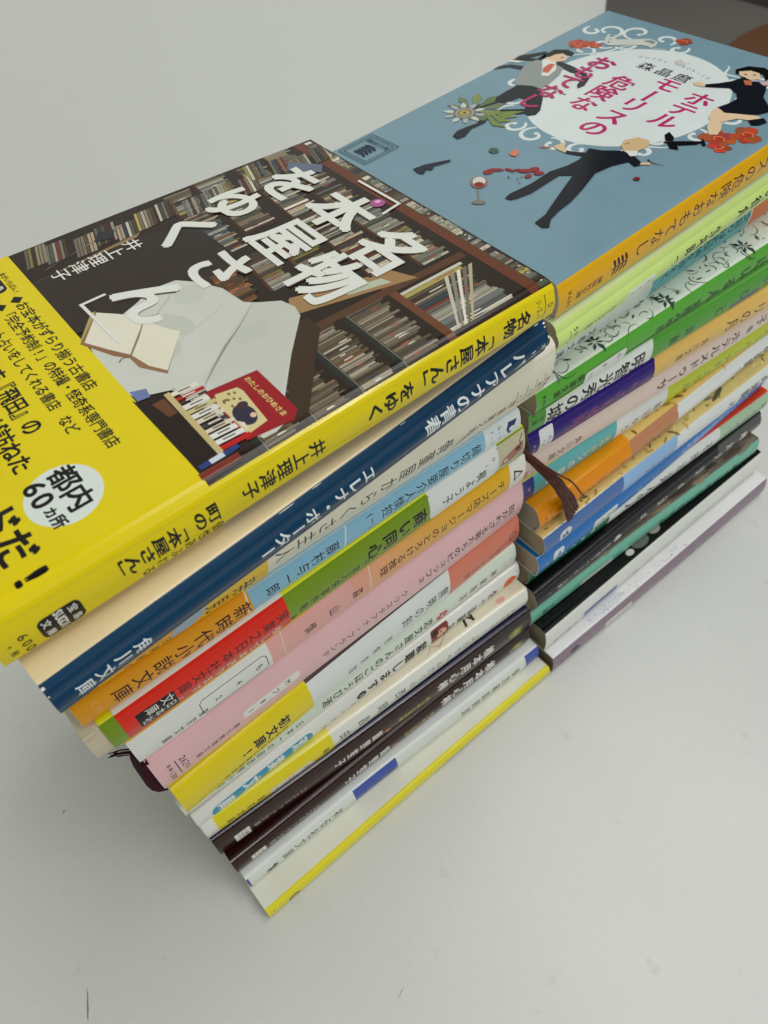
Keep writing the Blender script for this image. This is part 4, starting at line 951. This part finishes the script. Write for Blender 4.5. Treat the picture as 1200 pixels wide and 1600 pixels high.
# ---- lime/teal
b = add(2.6, 7.0, -1.91, 101.2, 113.3, 149, 'paperback with teal foot, white author patch and yellow green head on spine', (176, 182, 84), (164, 176, 36), r=1.3, bulge=.3)
c = b.cover
c.rect(0, 73, c.V(-.1), c.V(1.02), (198, 203, 202)); c.rect(0, 47.2, c.V(-.1), c.V(1.02), (86, 156, 160)); c.rect(0, 5.0, c.V(-.1), c.V(1.02), (58, 62, 116)); c.rrect(70, 75, c.V(0), c.V(.98), 2.0, (198, 203, 202))
c.vtext('飯沼ゆう', 70, 52, c.V(.3), 3.4, (50, 54, 60), .0); c.vtext('あやかし', 42.5, 32, c.V(.4), 3.4, (196, 196, 96), .012); c.vtext('ンの調査', 29, 13, c.V(.4), 3.4, (206, 216, 214), .014); c.htext('い', 2.6, c.V(.6), c.V(.6), 2.0, (200, 206, 214))
rr = random.Random(9)
c.vtext('スーパーナチュラル', 135, 86, c.V(.35), 3.8, (96, 112, 20), .0)
for k in range(26): c.poly([(78 + k * 2.7, c.V(.08)), (79.5 + k * 2.7, c.V(.04)), (80 + k * 2.7, c.V(rr.uniform(.1, .2)))], (112, 104, 40), True)
b.build()

# ---- orange/white second volume
b = add(4.6, .6, .88, 88.1, 101.2, 149, 'white spined paperback with brown patch and orange foot band, under the bookmark fringe', (192, 166, 100), (202, 208, 208), r=2.2, bulge=.6, pages=(186, 178, 160))
c = b.cover
rr = random.Random(21)
for k in range(60):
    u = rr.uniform(2, 146); w = rr.uniform(.5, 9); c.ell(u, c.W(w), rr.uniform(.6, 3), rr.uniform(.3, .8), rr.choice([(170, 140, 76), (150, 116, 60), (204, 184, 124), (120, 92, 50)]), 10, rr.uniform(0, 3))
c.rect(49, 78.3, c.V(-.1), c.V(1.02), (166, 116, 86)); c.vtext('フィールズ', 74.6, 60, c.V(.36), 3.2, (40, 26, 22), .02)
c.vtext('闇の楽園', 143, 124, c.V(.36), 5.0, (40, 44, 46), .012, res=3); c.vtext('下', 117, 117, c.V(.4), 4.0, (40, 44, 46), .0)
q = b.band(0, 50, (214, 140, 26), (222, 140, 20))
q.vtext('人間たちの罪の物語', 48, 22, q.V(.36), 3.2, (96, 50, 10), .01); q.htext('ハヤ', 5.9, q.V(.7), q.V(.5), 1.8, (120, 70, 16)); q.htext('¥80', 3.2, q.V(.6), q.V(.3), 1.9, (110, 60, 16), .0)
c.rect(0, .5, c.V(0), c.V(1.3), (26, 44, 104))
b.build()

# ---- blue/white first volume
b = add(4.9, -3.1, .57, 76.5, 88.1, 149, 'white spined paperback with sky blue patch, slate blue foot and gold cover edge', (184, 170, 112), (202, 208, 208), r=1.4, bulge=.3, pages=(176, 164, 138))
c = b.cover
for k in range(90):
    u = rr.uniform(2, 146); w = rr.uniform(.5, 8); c.ell(u, c.W(w), rr.uniform(.4, 2.4), rr.uniform(.3, .8), rr.choice([(160, 140, 74), (200, 188, 134), (142, 122, 64), (110, 100, 60)]), 9, rr.uniform(0, 3))
c.ell(106, c.W(3.4), 5, 1.0, (84, 80, 66), 16, .3); c.ell(101, c.W(4.4), 2.6, .7, (120, 116, 98), 14, -.4)
c.rect(0, 76.6, c.V(-.1), c.V(1.02), (126, 162, 202)); c.rect(0, 44.3, c.V(-.1), c.V(1.02), (66, 98, 152))
c.vtext('フィールズ', 73, 59, c.V(.3), 3.4, (44, 60, 84), .014); c.vtext('闇の楽園', 141, 121, c.V(.34), 5.0, (60, 66, 68), .01, res=3); c.vtext('上', 112.6, 112.6, c.V(.4), 4.0, (60, 66, 68), .0)
c.rrect(8.4, 14.6, c.V(.2), c.V(.72), 1.8, (186, 198, 204)); c.poly([(9.6, c.V(.3)), (13.6, c.V(.34)), (12, c.V(.62)), (11, c.V(.4)), (10, c.V(.6))], (30, 70, 76))
b.build()

# ---- blue
b = add(3.3, -2.5, 1.85, 64.1, 76.5, 149, 'saturated blue spined paperback with white pictogram patch near its foot', (30, 104, 170), (22, 98, 166), r=1.4, bulge=.3, pages=(186, 170, 148))
c = b.cover
c.rrect(8.6, 14.4, c.V(.22), c.V(.72), 1.4, (198, 206, 208)); c.poly([(9.6, c.V(.3)), (13.4, c.V(.34)), (12, c.V(.6)), (11, c.V(.42))], (24, 92, 150)); c.rrect(32, 46, c.V(.1), c.V(.6), 1.0, (188, 198, 190)); c.vtext('ハヤカワ', 44, 34, c.V(.35), 2.2, (30, 60, 50), .01)
c.rect(90, 149, c.V(0), c.V(.6), (40, 106, 180)); c.vtext('ポケットに名言を集めて', 134, 88, c.V(.4), 4.2, (150, 182, 214), .012); c.vtext('詩集', 70, 60, c.V(.3), 3.0, (120, 160, 200)); c.htext('文', 5, c.V(.4), c.V(.4), 1.8, (190, 200, 210))
b.build()

# ---- sage/white/green
b = add(4.1, 2.8, -1.34, 51.7, 64.1, 149.2, 'paperback with dark green foot, white middle and sage green head on its spine', (180, 62, 40), (144, 170, 146), r=1.7, bulge=.4)
c = b.cover
c.rect(0, 60, c.W(-.3), c.W(20), (24, 96, 72))
c.rect(0, 113, c.V(-.1), c.V(1.0), (202, 208, 206)); c.rrect(110, 116, c.V(0), c.V(1.0), 2, (202, 208, 206)); c.rect(0, 46, c.V(-.1), c.V(1.02), (24, 92, 70))
c.vtext('石持浅海', 108, 82, c.V(.38), 4.8, (40, 44, 44), .006, res=3); c.vtext('へんの人', 78, 58, c.V(.36), 5.0, (34, 38, 38), .02); c.vtext('RAY文庫', 36, 14, c.V(.5), 2.6, (170, 200, 184), .0); c.vtext('夜のすべて', 146, 122, c.V(.4), 4.4, (76, 94, 80), .0)
b.build()

# ---- black
b = add(3.6, -2.1, .45, 38.5, 51.7, 149.3, 'black glossy paperback with silver characters, just above the mint teal one', (16, 18, 26), (34, 34, 38), r=2.0, bulge=.5)
c = b.cover
c.rect(118, 149.3, c.V(-.1), c.V(1.0), (72, 72, 74)); c.rect(60, 118, c.V(-.1), c.V(.5), (56, 52, 50))
c.vtext('幻冬舎アウトロー文庫', 44, 14, c.V(.45), 2.8, (180, 182, 180), .006); c.ell(50, c.V(.45), 2.4, 2.0, (176, 180, 178)); c.vtext('永遠の途中', 118, 66, c.V(.4), 5.2, (170, 172, 170), .012, res=3); c.vtext('唯川', 136, 126, c.V(.5), 4.0, (190, 190, 188), .02); c.htext('い1', 8, c.V(.5), c.V(.3), 1.8, (170, 170, 170))
b.build()

# ---- teal spine, brown-grey cover
b = add(2.6, -1.7, -1.26, 27.4, 38.5, 148.2, 'mint teal spined paperback with a dim brown grey cover edge', (96, 90, 80), (98, 160, 142), r=1.2, bulge=.25)
c = b.cover
for k in range(50):
    u = rr.uniform(4, 145); w = rr.uniform(.5, 9); c.ell(u, c.W(w), rr.uniform(2, 8), rr.uniform(.4, 1.6), rr.choice([(78, 72, 66), (112, 106, 94), (64, 60, 58), (126, 116, 98)]), 12, rr.uniform(-.3, .3))
c.rrect(30, 50, c.V(.0), c.V(.46), 1.0, (198, 208, 202)); c.vtext('さ11-3', 47, 33, c.V(.22), 2.2, (60, 80, 74), .0); c.vtext('文庫', 12, 8, c.V(.4), 3.0, (50, 96, 82), .0); c.vtext('ぼくらのなつやすみ', 132, 82, c.V(.3), 3.8, (40, 84, 74), .0)
b.build()

# ---- white spine, black cover
b = add(5.1, -8.7, .64, 12.7, 27.4, 149.6, 'white spined paperback with solid black cover edge, second from bottom of far pile', (16, 17, 20), (204, 209, 204), r=1.3, bulge=.3, pages=(150, 142, 120))
c = b.cover
c.ell(66, c.W(4.6), 5, 3.2, (92, 96, 94)); c.ell(76, c.W(5), 3.4, 2.6, (140, 136, 126)); c.ell(58, c.W(3.4), 2.2, 1.6, (178, 182, 176)); c.ell(83, c.W(5.4), 4, 3, (30, 28, 28))
c.rect(24.6, 46.6, c.V(.0), c.V(.40), (60, 74, 132)); c.vtext('ブリザードの夜', 124, 60, c.V(.08), 2.6, (60, 64, 60)); c.vtext('文春文庫', 20, 7, c.V(.1), 2.2, (70, 74, 70))
for k in range(12): c.ell(90 + k * 4.6, c.V(.3 + .1 * math.sin(k)), 3, .7, (176, 180, 176), 10, .2)
b.build()

# ---- purple grey spine
b = add(5.6, -14.2, .15, 0, 12.6, 150.3, 'white covered paperback with mauve grey spine, lowest of the far pile', (208, 211, 212), (122, 106, 120), r=1.0, bulge=.25, pages=(140, 124, 100))
c = b.cover
for k in range(60): c.ell(rr.uniform(24, 90), c.W(rr.uniform(.6, 4)), rr.uniform(.2, .8), rr.uniform(.1, .3), rr.choice([(170, 168, 190), (150, 150, 156)]), 8)
c.ell(13.5, c.V(.5), 2.8, 2.2, (52, 44, 52)); c.rrect(33, 51, c.V(.04), c.V(.56), .9, (186, 184, 184)); c.vtext('も14-2', 48, 36, c.V(.3), 2.2, (70, 64, 70)); c.vtext('すきま風の歌', 122, 76, c.V(.22), 2.6, (74, 62, 74), .0); c.ell(110, c.V(.3), 1.3, .8, (56, 46, 54)); c.vtext('文庫', 8.4, 5, c.V(.4), 2.0, (70, 60, 70))
b.build()

# ------------------------------------------------------------------ ribbon of the pink book (a part of it)
mar = plain('maroon_ribbon', (.040, .006, .014), .7, .3, 400, .3, .1)
bm = bmesh.new()
pth = [(.8, 20.8), (-1.2, 19.0), (-2.6, 15.6), (-3.3, 11.0), (-3.0, 6.4), (-1.9, 2.4), (.6, -.4)]
n_ = len(pth)
for y in (.4, 8.0):
    pass
A_ = [bm.verts.new((x * MM, (.2 + .25 * math.sin(i * 1.4)) * MM, z * MM)) for i, (x, z) in enumerate(pth)]
B_ = [bm.verts.new((x * MM, 7.5 * MM, (z + .3) * MM)) for x, z in pth]
bm.faces.new(A_); bm.faces.new(B_[::-1])
for i in range(n_): bm.faces.new((A_[i], A_[(i + 1) % n_], B_[(i + 1) % n_], B_[i]))
bmesh.ops.recalc_face_normals(bm, faces=bm.faces)
rr = random.Random(2)
for k in range(9):
    y = 5.5 + rr.uniform(0, 2.6); x = -1.2; z = 19.3
    tube(bm, [(x * MM, y * MM, z * MM), ((x - 2) * MM, (y + 1.2) * MM, (z + .6) * MM), ((x - 3.8 - rr.random() * 2) * MM, (y + 2.6 + rr.uniform(-1, 1)) * MM, (z + rr.uniform(-.2, 1.6)) * MM)], .00014, 4)
mesh_obj('ribbon_bookmark', bm, mar, PINK.root)

# ------------------------------------------------------------------ fringed bookmark hanging over the far pile
bk = bpy.data.objects.new('fringed_bookmark', None); COL.objects.link(bk); bk.location = (-.010, .0, .1354)
bk['label'] = 'dark maroon bookmark fringe hanging from the near pile over the orange book foot'; bk['category'] = 'bookmark'
bm = bmesh.new(); box(bm, -.022, .0085, .0035, .0095, -.0002, .0004)
mesh_obj('strap', bm, mar, bk)
frm = plain('maroon_fringe', (.085, .020, .015), .5, .6, 300, .2, .25)
bm = bmesh.new(); rr = random.Random(8)
for k in range(38):
    f = (k + .5) / 38; g = f * 2 - 1
    x0 = 7.6 + rr.uniform(-.2, .4); y0 = 3.4 + 5.5 * f; z0 = .9 - 1.2 * f + rr.uniform(-.4, .4)
    xe = 26.8 + (1 - f) * 5.0 + rr.uniform(-.35, .35); ze = -46.4 + (1 - f) * 5.2 + rr.uniform(-.6, .6)
    if k == 1: xe += 2.6; ze += 3.6
    P_ = []
    for i in range(11):
        t = i / 10; bow = math.sin(math.pi * t)
        x = x0 + (xe - x0) * t + 1.0 * bow + .28 * math.sin(t * 11 + k * 1.9); z = z0 + (ze - z0) * t + .6 * bow + .22 * math.sin(t * 9 + k * 2.3)
        y = y0 * (1 - min(1, t * 3)) + (-3.4 - 1.2 * bow + .5 * math.sin(k * 1.7 + t * 4)) * min(1, t * 3)
        P_.append((x * MM, y * MM, z * MM))
    tube(bm, P_, [.00028 + .00011 * math.sin(i * 1.3 + k) ** 2 for i in range(11)], 6)
mesh_obj('fringe', bm, frm, bk)
